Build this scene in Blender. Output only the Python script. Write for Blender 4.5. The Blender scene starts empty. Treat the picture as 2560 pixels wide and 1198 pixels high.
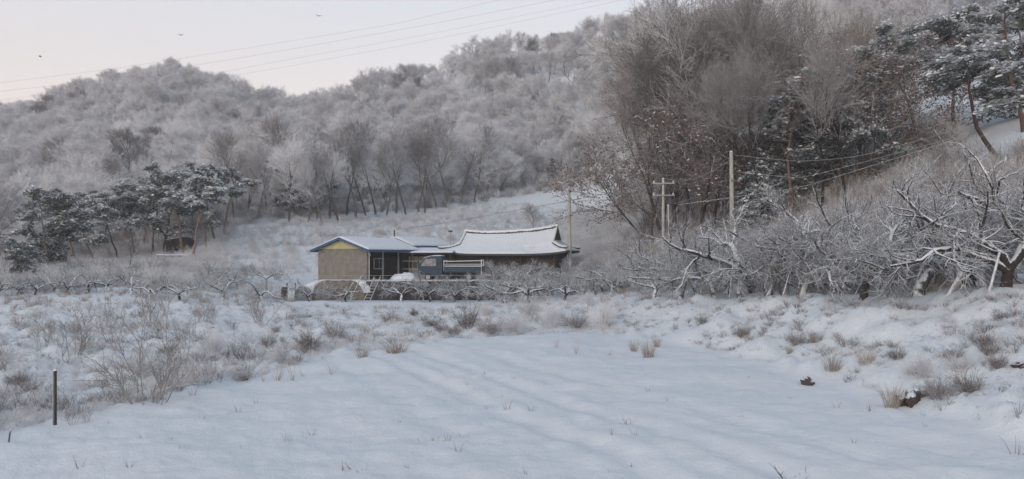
import bpy, math, random
import numpy as np
from mathutils import Vector, Matrix

# ------------------------------------------------------------------ camera, sky, light
sc = bpy.context.scene
C = sc.collection
F = 2217.0          # focal length in photo pixels (photo 2560 px wide)
HY = 640.0          # photo row of the eye level
ZC = 2.8            # eye height above the near field
cam_d = bpy.data.cameras.new("camera")
cam = bpy.data.objects.new("camera", cam_d)
C.objects.link(cam)
cam.location = (0, 0, ZC)
cam.rotation_euler = (math.radians(90), 0, 0)
cam_d.sensor_width = 36
cam_d.lens = 36 * F / 2560
cam_d.shift_y = (HY - 599) / 2560
cam_d.clip_start = 0.1
cam_d.clip_end = 5000
sc.camera = cam

sc.view_settings.view_transform = 'Standard'
sc.view_settings.look = 'None'
sc.view_settings.exposure = 0.0
sc.view_settings.gamma = 1.0
sc.cycles.max_bounces = 5
sc.cycles.diffuse_bounces = 3
sc.cycles.volume_bounces = 1
sc.cycles.use_adaptive_sampling = True

SUN_EL, SUN_AZ = math.radians(24), math.radians(200)
world = bpy.data.worlds.new("World")
sc.world = world
world.use_nodes = True
wn, wl = world.node_tree.nodes, world.node_tree.links
wn.clear()
w_out = wn.new('ShaderNodeOutputWorld')
w_add = wn.new('ShaderNodeAddShader')
w_sky = wn.new('ShaderNodeTexSky')
w_sky.sky_type = 'NISHITA'
w_sky.sun_disc = False
w_sky.sun_elevation = SUN_EL
w_sky.sun_rotation = SUN_AZ
w_sky.dust_density = 3
w_bg1 = wn.new('ShaderNodeBackground')
w_bg1.inputs['Strength'].default_value = 0.05
w_bg2 = wn.new('ShaderNodeBackground')
w_bg2.inputs['Strength'].default_value = 1.0
w_tc = wn.new('ShaderNodeTexCoord')
w_sep = wn.new('ShaderNodeSeparateXYZ')
w_rmp = wn.new('ShaderNodeValToRGB')
wl.new(w_tc.outputs['Generated'], w_sep.inputs[0])
wl.new(w_sep.outputs['Z'], w_rmp.inputs[0])
er = w_rmp.color_ramp
stops = [(0.0, (.88, .72, .62)), (0.15, (.88, .735, .65)), (0.27, (.72, .69, .68)),
         (0.40, (.38, .43, .47)), (1.0, (.195, .275, .345))]
er.elements[0].position = stops[0][0]; er.elements[0].color = (*stops[0][1], 1)
er.elements[1].position = stops[-1][0]; er.elements[1].color = (*stops[-1][1], 1)
for p_, c_ in stops[1:-1]:
    e_ = er.elements.new(p_); e_.color = (*c_, 1)
wl.new(w_sky.outputs[0], w_bg1.inputs['Color'])
wl.new(w_rmp.outputs[0], w_bg2.inputs['Color'])
wl.new(w_bg1.outputs[0], w_add.inputs[0])
wl.new(w_bg2.outputs[0], w_add.inputs[1])
wl.new(w_add.outputs[0], w_out.inputs['Surface'])

sun_d = bpy.data.lights.new("sun", 'SUN')
sun_d.energy = 0.5
sun_d.angle = math.radians(25)
sun_d.color = (1.0, .93, .88)
sun = bpy.data.objects.new("sun", sun_d)
C.objects.link(sun)
sun.rotation_euler = Vector((math.sin(SUN_AZ) * math.cos(SUN_EL), math.cos(SUN_AZ) * math.cos(SUN_EL), math.sin(SUN_EL))).to_track_quat('Z', 'Y').to_euler()

# ------------------------------------------------------------------ materials
def nt(name):
    m = bpy.data.materials.new(name)
    m.use_nodes = True
    t = m.node_tree
    return m, t, t.nodes['Principled BSDF']

def noise(t, scale, detail=4, coords='Object', rough=.55):
    tc = t.nodes.new('ShaderNodeTexCoord')
    n = t.nodes.new('ShaderNodeTexNoise')
    n.inputs['Scale'].default_value = scale
    n.inputs['Detail'].default_value = detail
    n.inputs['Roughness'].default_value = rough
    t.links.new(tc.outputs[coords], n.inputs['Vector'])
    return n

def ramp(t, src, stops):
    r = t.nodes.new('ShaderNodeValToRGB')
    cr = r.color_ramp
    cr.elements[0].position, cr.elements[0].color = stops[0][0], (*stops[0][1], 1)
    cr.elements[1].position, cr.elements[1].color = stops[-1][0], (*stops[-1][1], 1)
    for p, c in stops[1:-1]:
        cr.elements.new(p).color = (*c, 1)
    t.links.new(src, r.inputs[0])
    return r

def mixc(t, fac, a, b):
    m = t.nodes.new('ShaderNodeMix'); m.data_type = 'RGBA'
    for k, v in ((0, fac), (6, a), (7, b)):
        if isinstance(v, (int, float)): m.inputs[k].default_value = v
        elif isinstance(v, tuple): m.inputs[k].default_value = (*v, 1)
        else: t.links.new(v, m.inputs[k])
    return m.outputs[2]

def math_n(t, op, a, b=None, clamp=False):
    m = t.nodes.new('ShaderNodeMath'); m.operation = op; m.use_clamp = clamp
    for k, v in ((0, a), (1, b)):
        if v is None: continue
        if isinstance(v, (int, float)): m.inputs[k].default_value = v
        else: t.links.new(v, m.inputs[k])
    return m.outputs[0]

def bump(t, b, h, strength=.4, dist=.02):
    n = t.nodes.new('ShaderNodeBump')
    n.inputs['Strength'].default_value = strength
    n.inputs['Distance'].default_value = dist
    t.links.new(h, n.inputs['Height'])
    t.links.new(n.outputs[0], b.inputs['Normal'])

SNOW = (.80, .83, .88)

def mat_plain(name, c1, c2=None, scale=3, rough=.8, bmp=.2, metal=0):
    m, t, b = nt(name)
    n = noise(t, scale)
    c2 = c2 or tuple(x * .75 for x in c1)
    r = ramp(t, n.outputs[0], [(.35, c2), (.65, c1)])
    t.links.new(r.outputs[0], b.inputs['Base Color'])
    b.inputs['Roughness'].default_value = rough
    b.inputs['Metallic'].default_value = metal
    if bmp: bump(t, b, n.outputs[0], bmp, .01)
    return m

def mat_snowed(name, dark, amount=.35, tint=SNOW, nscale=9, vary=0.0, frost=0.0, frostcol=(.62, .63, .67)):
    """bark / twig with snow lying on whatever faces up, some frost everywhere"""
    m, t, b = nt(name)
    g = t.nodes.new('ShaderNodeNewGeometry')
    s = t.nodes.new('ShaderNodeSeparateXYZ')
    t.links.new(g.outputs['Normal'], s.inputs[0])
    n = noise(t, nscale, 3)
    v = math_n(t, 'MULTIPLY', math_n(t, 'SUBTRACT', n.outputs[0], .5), 1.3)
    z = math_n(t, 'ADD', s.outputs['Z'], v)
    thr = .62 - amount
    fac = math_n(t, 'MULTIPLY', math_n(t, 'SUBTRACT', z, thr), 4.0, True)
    d2 = tuple(x * .6 for x in dark)
    base = mixc(t, n.outputs[0], d2, dark)
    if vary:
        oi = t.nodes.new('ShaderNodeObjectInfo')
        k = math_n(t, 'ADD', math_n(t, 'MULTIPLY', oi.outputs['Random'], vary * 2), 1 - vary)
        hs = t.nodes.new('ShaderNodeHueSaturation')
        t.links.new(k, hs.inputs['Value'])
        t.links.new(base, hs.inputs['Color'])
        base = hs.outputs[0]
    if frost:
        f = frost
        if vary:
            oi2 = t.nodes.new('ShaderNodeObjectInfo')
            f = math_n(t, 'ADD', math_n(t, 'MULTIPLY', oi2.outputs['Random'], vary * .9), frost - vary * .45, True)
        base = mixc(t, f, base, frostcol)
    col = mixc(t, fac, base, tint)
    t.links.new(col, b.inputs['Base Color'])
    b.inputs['Roughness'].default_value = .85
    b.inputs['Specular IOR Level'].default_value = .2
    return m

def make_ground_mat():
    m, t, b = nt("snow_ground")
    n1 = noise(t, .35, 5)
    n2 = noise(t, 3.2, 7, rough=.65)
    n3 = noise(t, 26, 5)
    c = ramp(t, n1.outputs[0], [(.3, (.75, .79, .845)), (.7, (.81, .825, .855))])
    # litter and earth showing through where the vertex mask says the ground is rough
    at = t.nodes.new('ShaderNodeAttribute'); at.attribute_name = 'rough_ground'
    patch = math_n(t, 'MULTIPLY', math_n(t, 'SUBTRACT', n2.outputs[0], .585), 9, True)
    patch = math_n(t, 'MULTIPLY', patch, at.outputs['Fac'], True)
    n4 = noise(t, 7.5, 6, rough=.7)
    fl = math_n(t, 'MULTIPLY', math_n(t, 'SUBTRACT', n4.outputs[0], .625), 14, True)
    fl = math_n(t, 'MULTIPLY', fl, math_n(t, 'MULTIPLY', at.outputs['Fac'], 1.4, True), True)
    patch = math_n(t, 'MAXIMUM', patch, fl)
    earth = ramp(t, n3.outputs[0], [(.3, (.10, .075, .06)), (.7, (.27, .225, .19))])
    col = mixc(t, patch, c.outputs[0], earth.outputs[0])
    t.links.new(col, b.inputs['Base Color'])
    b.inputs['Roughness'].default_value = .75
    b.inputs['Specular IOR Level'].default_value = .25
    h = math_n(t, 'ADD', n2.outputs[0], math_n(t, 'MULTIPLY', n3.outputs[0], .25))
    bump(t, b, h, .5, .10)
    return m

M = {}
M['ground'] = make_ground_mat()
M['snow'] = mat_plain("snow", (.82, .845, .89), (.76, .79, .85), 5, .8, .4)
M['twig'] = mat_snowed("frosted_twig", (.17, .145, .14), .24, (.86, .86, .885), 2.0, .45, .77, (.80, .80, .83))
M['twig_pale'] = mat_snowed("pale_frost_twig", (.25, .22, .21), .25, (.76, .77, .80), 2.0, .2, .8, (.68, .68, .71))
M['twig_dark'] = mat_snowed("dark_twig", (.12, .10, .09), .12, (.70, .70, .73), 2.0, .3, .42, (.55, .54, .56))
M['twig_brown'] = mat_snowed("brown_twig", (.17, .115, .09), .06, (.66, .65, .67), 2.0, .3, .30, (.52, .49, .49))
M['twig_olive'] = mat_snowed("olive_twig", (.14, .12, .09), .08, (.66, .66, .67), 2.0, .3, .32, (.52, .51, .51))
M['bark'] = mat_snowed("bark", (.11, .085, .07), .0, SNOW, 4, .2, .12)
M['bark_dark'] = mat_snowed("dark_bark", (.045, .035, .03), -.05, SNOW, 4, .2, .0)
M['bark_red'] = mat_snowed("pine_bark", (.17, .095, .07), -.1, SNOW, 4, .2, .08)
M['orchard'] = mat_snowed("orchard_bark", (.06, .052, .045), .56, SNOW, 7, .1, .05)
M['orchard_twig'] = mat_snowed("orchard_twig", (.09, .075, .07), .38, (.74, .765, .81), 5, .1, .42, (.50, .505, .53))
M['needle'] = mat_snowed("pine_needle", (.04, .058, .05), -.05, (.66, .69, .72), 1.5, .25, .2, (.42, .46, .47))
M['needle_snow'] = mat_plain("needle_snow", (.80, .82, .85), (.70, .72, .75), 4, .85, .3)
M['leaf_dead'] = mat_snowed("dead_leaf", (.19, .11, .085), .05, (.70, .68, .69), 2, .2, .22, (.5, .46, .46))
M['straw'] = mat_snowed("dry_straw", (.36, .28, .21), .05, (.80, .80, .82), 9, .2, .32, (.66, .63, .62))
M['weed'] = mat_snowed("dry_weed", (.15, .10, .08), .16, (.82, .83, .86), 9, .35, .22)
M['pole'] = mat_plain("concrete_pole", (.50, .49, .47), (.40, .39, .38), 4, .85)
M['prop'] = mat_snowed("prop_wood", (.26, .24, .225), .5, SNOW, 6, .2, .35)

# ------------------------------------------------------------------ mesh helpers
class MB:
    def __init__(s):
        s.V = []; s.Fs = []; s.n = 0
    def add(s, v, f, mi=0):
        v = np.asarray(v, float).reshape(-1, 3); f = np.asarray(f, int)
        s.V.append(v); s.Fs.append((f + s.n, mi)); s.n += len(v)
    def mesh(s, name, mats, smooth=False):
        me = bpy.data.meshes.new(name)
        V = np.concatenate(s.V)
        cnt = [np.full(len(f), f.shape[1]) for f, _ in s.Fs]
        lt = np.concatenate(cnt).astype(np.int32)
        li = np.concatenate([f.ravel() for f, _ in s.Fs]).astype(np.int32)
        mi = np.concatenate([np.full(len(f), m) for f, m in s.Fs]).astype(np.int32)
        me.vertices.add(len(V)); me.vertices.foreach_set('co', V.ravel().astype(np.float32))
        me.loops.add(len(li)); me.loops.foreach_set('vertex_index', li)
        me.polygons.add(len(lt))
        ls = np.concatenate([[0], np.cumsum(lt)[:-1]]).astype(np.int32)
        me.polygons.foreach_set('loop_start', ls)
        me.polygons.foreach_set('loop_total', lt)
        for m in (mats if isinstance(mats, (list, tuple)) else [mats]): me.materials.append(m)
        me.polygons.foreach_set('material_index', mi)
        me.update(calc_edges=True)
        me.polygons.foreach_set('use_smooth', np.full(len(lt), smooth))
        return me
    # solid helpers
    def box(s, c, d, mi=0, rz=0.0, taper=1.0):
        x, y, z = d[0] / 2, d[1] / 2, d[2] / 2
        v = np.array([[-x, -y, -z], [x, -y, -z], [x, y, -z], [-x, y, -z], [-x * taper, -y * taper, z], [x * taper, -y * taper, z], [x * taper, y * taper, z], [-x * taper, y * taper, z]])
        ca, sa = math.cos(rz), math.sin(rz)
        v = v @ np.array([[ca, sa, 0], [-sa, ca, 0], [0, 0, 1]]) + np.array(c)
        s.add(v, [[3, 2, 1, 0], [4, 5, 6, 7], [0, 1, 5, 4], [1, 2, 6, 5], [2, 3, 7, 6], [3, 0, 4, 7]], mi)
    def prism(s, poly, axis, a0, a1, mi=0):
        """extrude polygon (list of 2d) along axis 'x','y' or 'z' from a0 to a1"""
        n = len(poly); v = []
        for a in (a0, a1):
            for p, q in poly:
                v.append({'x': (a, p, q), 'y': (p, a, q), 'z': (p, q, a)}[axis])
        s.add(v, [[i, (i + 1) % n, n + (i + 1) % n, n + i] for i in range(n)], mi)
        s.V_caps(v, n, mi)
    def V_caps(s, v, n, mi):
        s.add(v[:n], [list(range(n))[::-1]], mi); s.add(v[n:], [list(range(n))], mi)
    def bar(s, a, b, r, mi=0, sides=6, r2=None):
        t, f = tubes(np.array([[a, b]], float), np.array([[r, r2 if r2 is not None else r]], float), sides)
        s.add(t, f, mi)
        n = sides
        s.add(t[:n], [list(range(n))], mi); s.add(t[n:2 * n], [list(range(n))[::-1]], mi)

def tubes(P, R, sides):
    """P (N,k,3) polylines, R (N,k) radii -> verts, quads"""
    P = np.asarray(P, float); N, k, _ = P.shape
    T = np.gradient(P, axis=1) if k > 1 else P
    T = T / (np.linalg.norm(T, axis=2, keepdims=True) + 1e-9)
    ref = np.where(np.abs(T[:, :1, 2:3]) > .9, np.array([1., 0, 0]), np.array([0, 0, 1.]))
    ref = np.broadcast_to(ref, T.shape)
    U = np.cross(T, ref); U /= (np.linalg.norm(U, axis=2, keepdims=True) + 1e-9)
    W = np.cross(T, U)
    a = np.arange(sides) * 2 * math.pi / sides
    V = P[:, :, None, :] + R[:, :, None, None] * (np.cos(a)[None, None, :, None] * U[:, :, None, :] + np.sin(a)[None, None, :, None] * W[:, :, None, :])
    idx = np.arange(N * k * sides).reshape(N, k, sides)
    A = idx[:, :-1, :]; B = idx[:, 1:, :]
    q = np.stack([A, np.roll(A, -1, 2), np.roll(B, -1, 2), B], -1).reshape(-1, 4)
    return V.reshape(-1, 3), q

def spikes(P, E, r):
    """3-sided spikes from P to E (N,3)"""
    N = len(P); T = E - P; T = T / (np.linalg.norm(T, axis=1, keepdims=True) + 1e-9)
    ref = np.where(np.abs(T[:, 2:3]) > .9, np.array([1., 0, 0]), np.array([0, 0, 1.]))
    U = np.cross(T, ref); U /= (np.linalg.norm(U, axis=1, keepdims=True) + 1e-9)
    W = np.cross(T, U)
    r = np.broadcast_to(np.asarray(r, float), (N,))[:, None]
    V = np.stack([P + U * r, P + (-.5 * U + .87 * W) * r, P + (-.5 * U - .87 * W) * r, E], 1)
    i = np.arange(N)[:, None] * 4
    f = np.concatenate([i + [0, 1, 3], i + [1, 2, 3], i + [2, 0, 3]], 0)
    return V.reshape(-1, 3), f

def unit(v): return v / (np.linalg.norm(v, axis=-1, keepdims=True) + 1e-9)

def grow(rng, P, R, nch, t0, t1, ang, L, k, wig, up, rs, rmin, shape=.5, out=0.0):
    """children of every polyline: returns (N*nch,k,3),(N*nch,k)"""
    N, kp, _ = P.shape
    t = (rng.random((N, nch)) * .9 + np.arange(nch)[None] ) / nch
    t = t0 + (t1 - t0) * t
    ft = t * (kp - 1); i = np.clip(ft.astype(int), 0, kp - 2); fr = ft - i
    ii = np.arange(N)[:, None]
    pos = P[ii, i] * (1 - fr[..., None]) + P[ii, i + 1] * fr[..., None]
    rad = R[ii, i] * (1 - fr) + R[ii, i + 1] * fr
    T = unit(P[ii, i + 1] - P[ii, i])
    rnd = rng.normal(size=T.shape)
    perp = unit(rnd - (rnd * T).sum(-1, keepdims=True) * T)
    th = np.radians(ang[0] + (ang[1] - ang[0]) * rng.random((N, nch)))[..., None]
    d = unit(np.cos(th) * T + np.sin(th) * perp)
    ln = L * (.65 + .7 * rng.random((N, nch))) * (1 - shape * (t - t0) / max(t1 - t0, 1e-6))
    M_ = N * nch
    pos = pos.reshape(M_, 3); d = d.reshape(M_, 3); ln = ln.reshape(M_); rad = rad.reshape(M_)
    pts = [pos]
    st = (ln / (k - 1))[:, None]
    for _ in range(k - 1):
        d = d + rng.normal(size=d.shape) * wig
        d[:, 2] += up
        if out: d[:, :2] += out * unit(pos[:, :2] + 1e-6)
        d = unit(d)
        pos = pos + d * st
        pts.append(pos)
    Q = np.stack(pts, 1)
    r0 = np.maximum(np.minimum(rad * rs, 1.0), rmin)
    Rr = r0[:, None] * np.linspace(1, .35, k)[None]
    return Q, np.maximum(Rr, rmin * .6)

# ------------------------------------------------------------------ object helpers
def link(name, me, parent=None, loc=None, rz=0.0, scale=None):
    o = bpy.data.objects.new(name, me); C.objects.link(o)
    if parent: o.parent = parent
    if loc is not None: o.location = loc
    if rz: o.rotation_euler = (0, 0, rz)
    if scale: o.scale = scale
    return o

def tag(o, label=None, cat=None, group=None, kind=None):
    if label: o['label'] = label
    if cat: o['category'] = cat
    if group: o['group'] = group
    if kind: o['kind'] = kind
    return o

def empty(name, loc, rz=0.0, label=None, cat=None, group=None):
    return tag(link(name, None, None, loc, rz), label, cat, group)

# ------------------------------------------------------------------ terrain
COLS = {
 -900: [(9.5,1293),(13,1130),(34,800),(50,730),(85,680),(140,590),(220,470),(320,350)],
    0: [(13.8,1090),(17,1040),(42,775),(60,715),(95,680),(150,575),(230,440),(330,315)],
  420: [(17,1005),(21,965),(46,765),(62,708),(92,655),(150,520),(250,340),(350,195)],
  700: [(21.8,925),(30,880),(50,768),(66,745),(108,556),(150,480),(230,375),(330,282)],
 1000: [(27.4,867),(33,848),(50,778),(66,750),(120,555),(160,485),(230,365),(310,222)],
 1250: [(31,840),(38,818),(50,772),(66,750),(138,520),(165,450),(220,300),(290,138)],
 1450: [(32.5,831),(38,800),(48,757),(66,730),(125,556),(150,475),(200,310),(270,122)],
 1560: [(31,840),(35,800),(40,765),(60,720),(95,600),(130,480),(180,290),(250,95)],
 1700: [(27,860),(30.5,800),(35,750),(52,712),(80,605),(110,480),(160,275),(230,60)],
 2000: [(19.5,950),(23,832),(27,745),(40,700),(60,575),(80,480),(115,300),(190,0)],
 2250: [(15.8,1020),(18.5,885),(23,740),(34,690),(52,520),(68,365),(95,240),(170,-60)],
 2560: [(12.8,1120),(15.5,925),(20,735),(31,675),(46,470),(62,250),(88,150),(150,-120)],
 3400: [(10,1260),(12,1040),(17,740),(27,655),(40,420),(56,180),(80,30),(140,-250)],
}
cpx = np.array(sorted(COLS), float)
KY = np.array([[a for a, b in COLS[int(c)]] for c in cpx])
KZ = np.array([[(HY - b) * a / F for a, b in COLS[int(c)]] for c in cpx])
UG = np.arange(-900, 3401, 8.0)
YG = np.exp(np.arange(math.log(1.2), math.log(620), .0115))
def smooth1(a, s, axis):
    r = int(3 * s) + 1; k = np.exp(-.5 * (np.arange(-r, r + 1) / s) ** 2); k /= k.sum()
    pad = [(0, 0)] * a.ndim; pad[axis] = (r, r)
    ap = np.pad(a, pad, mode='edge')
    return np.apply_along_axis(lambda v: np.convolve(v, k, 'valid'), axis, ap)
kY = np.stack([np.interp(UG, cpx, KY[:, j]) for j in range(8)], 1)
kZ = np.stack([np.interp(UG, cpx, KZ[:, j]) for j in range(8)], 1)
kY = smooth1(kY, 6, 0); kZ = smooth1(kZ, 6, 0)
SKX = [-900, 0, 80, 190, 290, 380, 430, 480, 520, 580, 640, 740, 825, 850, 900, 960, 1090, 1130, 1210, 1290, 1350, 1440, 1530, 1650, 1750]
SKY_ = [330, 262, 245, 205, 170, 148, 145, 156, 172, 202, 226, 240, 236, 218, 186, 168, 158, 125, 76, 72, 82, 58, 24, 14, -20]
SKH = 5.2           # the trees on the ridge stand about this high
_sk = smooth1(np.interp(UG, SKX, SKY_)[:, None], 1.2, 0)[:, 0]
_zr = (HY - _sk) * kY[:, 7] / F - SKH
_w = np.clip((1750 - UG) / 150, 0, 1)
kZ[:, 7] = kZ[:, 7] * (1 - _w) + _zr * _w
ZG = np.zeros((len(UG), len(YG)))
for i in range(len(UG)):
    ys = np.concatenate([[1.0], kY[i], [kY[i, -1] + 60, 900]])
    zs = np.concatenate([[-ZC], kZ[i], [kZ[i, -1] - 8, kZ[i, -1] - 40]])
    ZG[i] = np.interp(YG, ys, zs)
ZG = smooth1(ZG, 2.2, 1)
ZG += ZC
XX = (UG[:, None] - 1280) / F * YG[None]
YY = np.broadcast_to(YG[None], XX.shape)

_rs = np.random.RandomState(5)
_tab = _rs.rand(256, 256)
def vnoise(x, y):
    xi = np.floor(x).astype(int); yi = np.floor(y).astype(int)
    fx = x - xi; fy = y - yi
    fx = fx * fx * (3 - 2 * fx); fy = fy * fy * (3 - 2 * fy)
    g = lambda a, b: _tab[a % 256, b % 256]
    return (g(xi, yi) * (1 - fx) * (1 - fy) + g(xi + 1, yi) * fx * (1 - fy) + g(xi, yi + 1) * (1 - fx) * fy + g(xi + 1, yi + 1) * fx * fy) - .5
def fbm(x, y, s, o=3):
    r = 0; a = 1
    for k in range(o):
        r = r + a * vnoise(x * s + 17 * k, y * s + 31 * k); s *= 2.1; a *= .5
    return r

K1 = np.interp(UG, UG, kY[:, 0])[:, None]; K3 = kY[:, 2][:, None]; K4 = kY[:, 3][:, None]; K5 = kY[:, 4][:, None]
def sstep(x): x = np.clip(x, 0, 1); return x * x * (3 - 2 * x)
in_field = 1 - sstep((YY - K1) / 1.2)
bank = sstep((YY - K1) / 1.0) * (1 - sstep((YY - K3) / 1.5))
slope = sstep((YY - K4) / 8)
farm = sstep((YY - K5) / 30)
ZG += in_field * (fbm(XX, YY, .55) * .12 + fbm(XX, YY, 2.3) * .055 + fbm(XX, YY, 7.0, 2) * .014)
ZG += bank * (fbm(XX, YY, .8, 5) * .42 + fbm(XX + 40, YY * .8, 4.5, 3) * .09)
ZG += (1 - in_field) * (1 - bank) * (1 - farm) * fbm(XX, YY, .5) * .22
near_ridge = sstep((YY - (kY[:, 7][:, None] - 70)) / 50) * np.clip((1750 - UG[:, None]) / 150, 0, 1)
ZG += farm * (fbm(XX, YY, .045, 4) * (5.0 - 3.8 * near_ridge))
# ploughed rows under the snow: running up to the right on the left half, wheel ruts on the right half
dl = XX * .80 - YY * .60
ZG += in_field * (XX < 30) * sstep((2.5 - XX) / 3) * .013 * np.sin(dl * 2 * math.pi / 1.5 + fbm(XX, YY, .4) * 2)
dr = (XX - 1.2) + (YY - 13) * .42 + fbm(XX, YY, .3) * .3
for off, w, dp in ((0, .24, .055), (1.55, .24, .05), (3.3, .28, .035), (-1.6, .28, .025)):
    ZG -= in_field * dp * np.exp(-((dr - off) / w) ** 2)
    ZG += in_field * dp * .4 * np.exp(-((np.abs(dr - off) - 1.9 * w) / (w * .8)) ** 2)
# house platform behind the retaining wall
WX0, WX1, WY = -16.2, -1.5, 66.0
PADZ = ZC + (HY - 706) * 66.3 / F
pm = sstep((XX - (WX0 + 1.2)) / .25) * sstep((YY - WY - .9) / .4) * (1 - sstep((YY - 84) / 6)) * (1 - sstep((XX - 6) / 5))
rightpad = sstep((XX - WX1) / 2.5)
ZG = ZG * (1 - pm) + np.maximum(ZG, PADZ + fbm(XX, YY, .6) * .08) * pm
front = (1 - sstep((YY - WY - .6) / .4)) * sstep((YY - 60) / 2) * sstep((XX - WX0 + 3) / 2) * (1 - sstep((XX - WX1 - 3) / 3))
FRZ = ZC + (HY - 751) * 65.8 / F
ZG = ZG * (1 - front) + FRZ * front

lYG = np.log(YG)
def z_at(x, y):
    u = (1280 + F * x / y - UG[0]) / 8.0; v = (math.log(y) - lYG[0]) / .0115
    i = int(min(max(u, 0), len(UG) - 2)); j = int(min(max(v, 0), len(YG) - 2))
    a = min(max(u - i, 0), 1); b = min(max(v - j, 0), 1)
    return ZG[i, j] * (1 - a) * (1 - b) + ZG[i + 1, j] * a * (1 - b) + ZG[i, j + 1] * (1 - a) * b + ZG[i + 1, j + 1] * a * b
def z_atv(x, y):
    u = np.clip((1280 + F * x / y - UG[0]) / 8.0, 0, len(UG) - 1.001); v = np.clip((np.log(y) - lYG[0]) / .0115, 0, len(YG) - 1.001)
    i = u.astype(int); j = v.astype(int); a = u - i; b = v - j
    return ZG[i, j] * (1 - a) * (1 - b) + ZG[i + 1, j] * a * (1 - b) + ZG[i, j + 1] * (1 - a) * b + ZG[i + 1, j + 1] * a * b
def hit(px, py, ymin=2.0):
    """where the view line through photo pixel (px,py) first meets the ground beyond ymin"""
    best = None
    for Y in YG:
        if Y < ymin: continue
        x = (px - 1280) / F * Y
        p = HY - F * (z_at(x, Y) - ZC) / Y
        if p <= py: return x, Y, z_at(x, Y)
        if best is None or p < best[0]: best = (p, x, Y)
    return best[1], best[2], z_at(best[1], best[2])
def at(px, Y, dz=0.0):
    x = (px - 1280) / F * Y
    return (x, Y, z_at(x, Y) + dz)

nU, nY = XX.shape
tv = np.stack([XX, YY, ZG], -1).reshape(-1, 3)
ti = np.arange(nU * nY).reshape(nU, nY)
tf = np.stack([ti[:-1, :-1], ti[1:, :-1], ti[1:, 1:], ti[:-1, 1:]], -1).reshape(-1, 4)
b_ = MB(); b_.add(tv, tf)
# the rest of the plain: under and behind the camera, out to the sides
ex = [[-700, -60, 0], [700, -60, 0], [XX[-1, 0], 1.2, ZG[-1, 0]], [XX[0, 0], 1.2, ZG[0, 0]]]
b_.add(ex, [[0, 1, 2, 3]])
me = b_.mesh("ground", M['ground'], True)
attr = me.attributes.new('rough_ground', 'FLOAT', 'POINT')
leftbank = bank * (1 - .35 * sstep((UG[:, None] - 1600) / 200))
rg = np.clip(leftbank * .9 * sstep((YY - K1 - .5) / 2) + .42 * (1 - in_field) * (1 - bank), 0, 1)
attr.data.foreach_set('value', np.concatenate([rg.ravel(), np.zeros(4)]).astype(np.float32))
tag(link("ground", me), "snow covered field, banks and wooded hillsides", None, None, 'structure')

# ------------------------------------------------------------------ tree generators
def gen_bare(seed, H=8.0, trunk_frac=.3, limbs=9, br=7, tw=9, tl=5, r0=.11, upright=.12, spread=(30, 60), stems=1, tlen=.55, tr=.012, Lf=.5, lean=0):
    """bare broadleaf: returns trunk mesh builder + crown builder"""
    rng = np.random.default_rng(seed)
    P = []; R = []
    for s in range(stems):
        k = 8; d = np.array([rng.normal() * .08 + lean, rng.normal() * .08, 1.0])
        if stems > 1: d[:2] += rng.normal(size=2) * .18
        p = np.array([rng.normal() * .12 * (stems > 1), rng.normal() * .12 * (stems > 1), -.25]); pts = [p]
        for _ in range(k - 1):
            d = d + rng.normal(size=3) * np.array([.09, .09, 0]); p = p + unit(d) * H * .82 / (k - 1); pts.append(p)
        P.append(pts); R.append(r0 * (1 if stems == 1 else .7) * np.linspace(1.15, .18, k) ** 1.1)
    P = np.array(P); R = np.array(R)
    tb = MB(); v, f = tubes(P, R, 7); tb.add(v, f)
    L1, R1 = grow(rng, P, R, limbs, trunk_frac, .98, spread, H * Lf, 6, .12, upright, .6, tr * 1.6, .6)
    v, f = tubes(L1, R1, 5); tb.add(v, f)
    cb = MB()
    L2, R2 = grow(rng, L1, R1, br, .2, 1, (20, 55), H * .26, 5, .16, upright * .7, .6, tr * 1.2, .4)
    v, f = tubes(L2, R2, 4); cb.add(v, f)
    L3, R3 = grow(rng, L2, R2, tw, .15, 1, (15, 55), H * .13, 3, .2, upright * .5, .6, tr, .3)
    v, f = tubes(L3, R3, 3); cb.add(v, f)
    if tl:
        L4, R4 = grow(rng, L3, R3, tl, .2, 1, (15, 60), tlen, 2, .1, .05, .7, tr * .8, .2)
        v, f = spikes(L4[:, 0], L4[:, 1], R4[:, 0]); cb.add(v, f)
    return tb, cb

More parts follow.
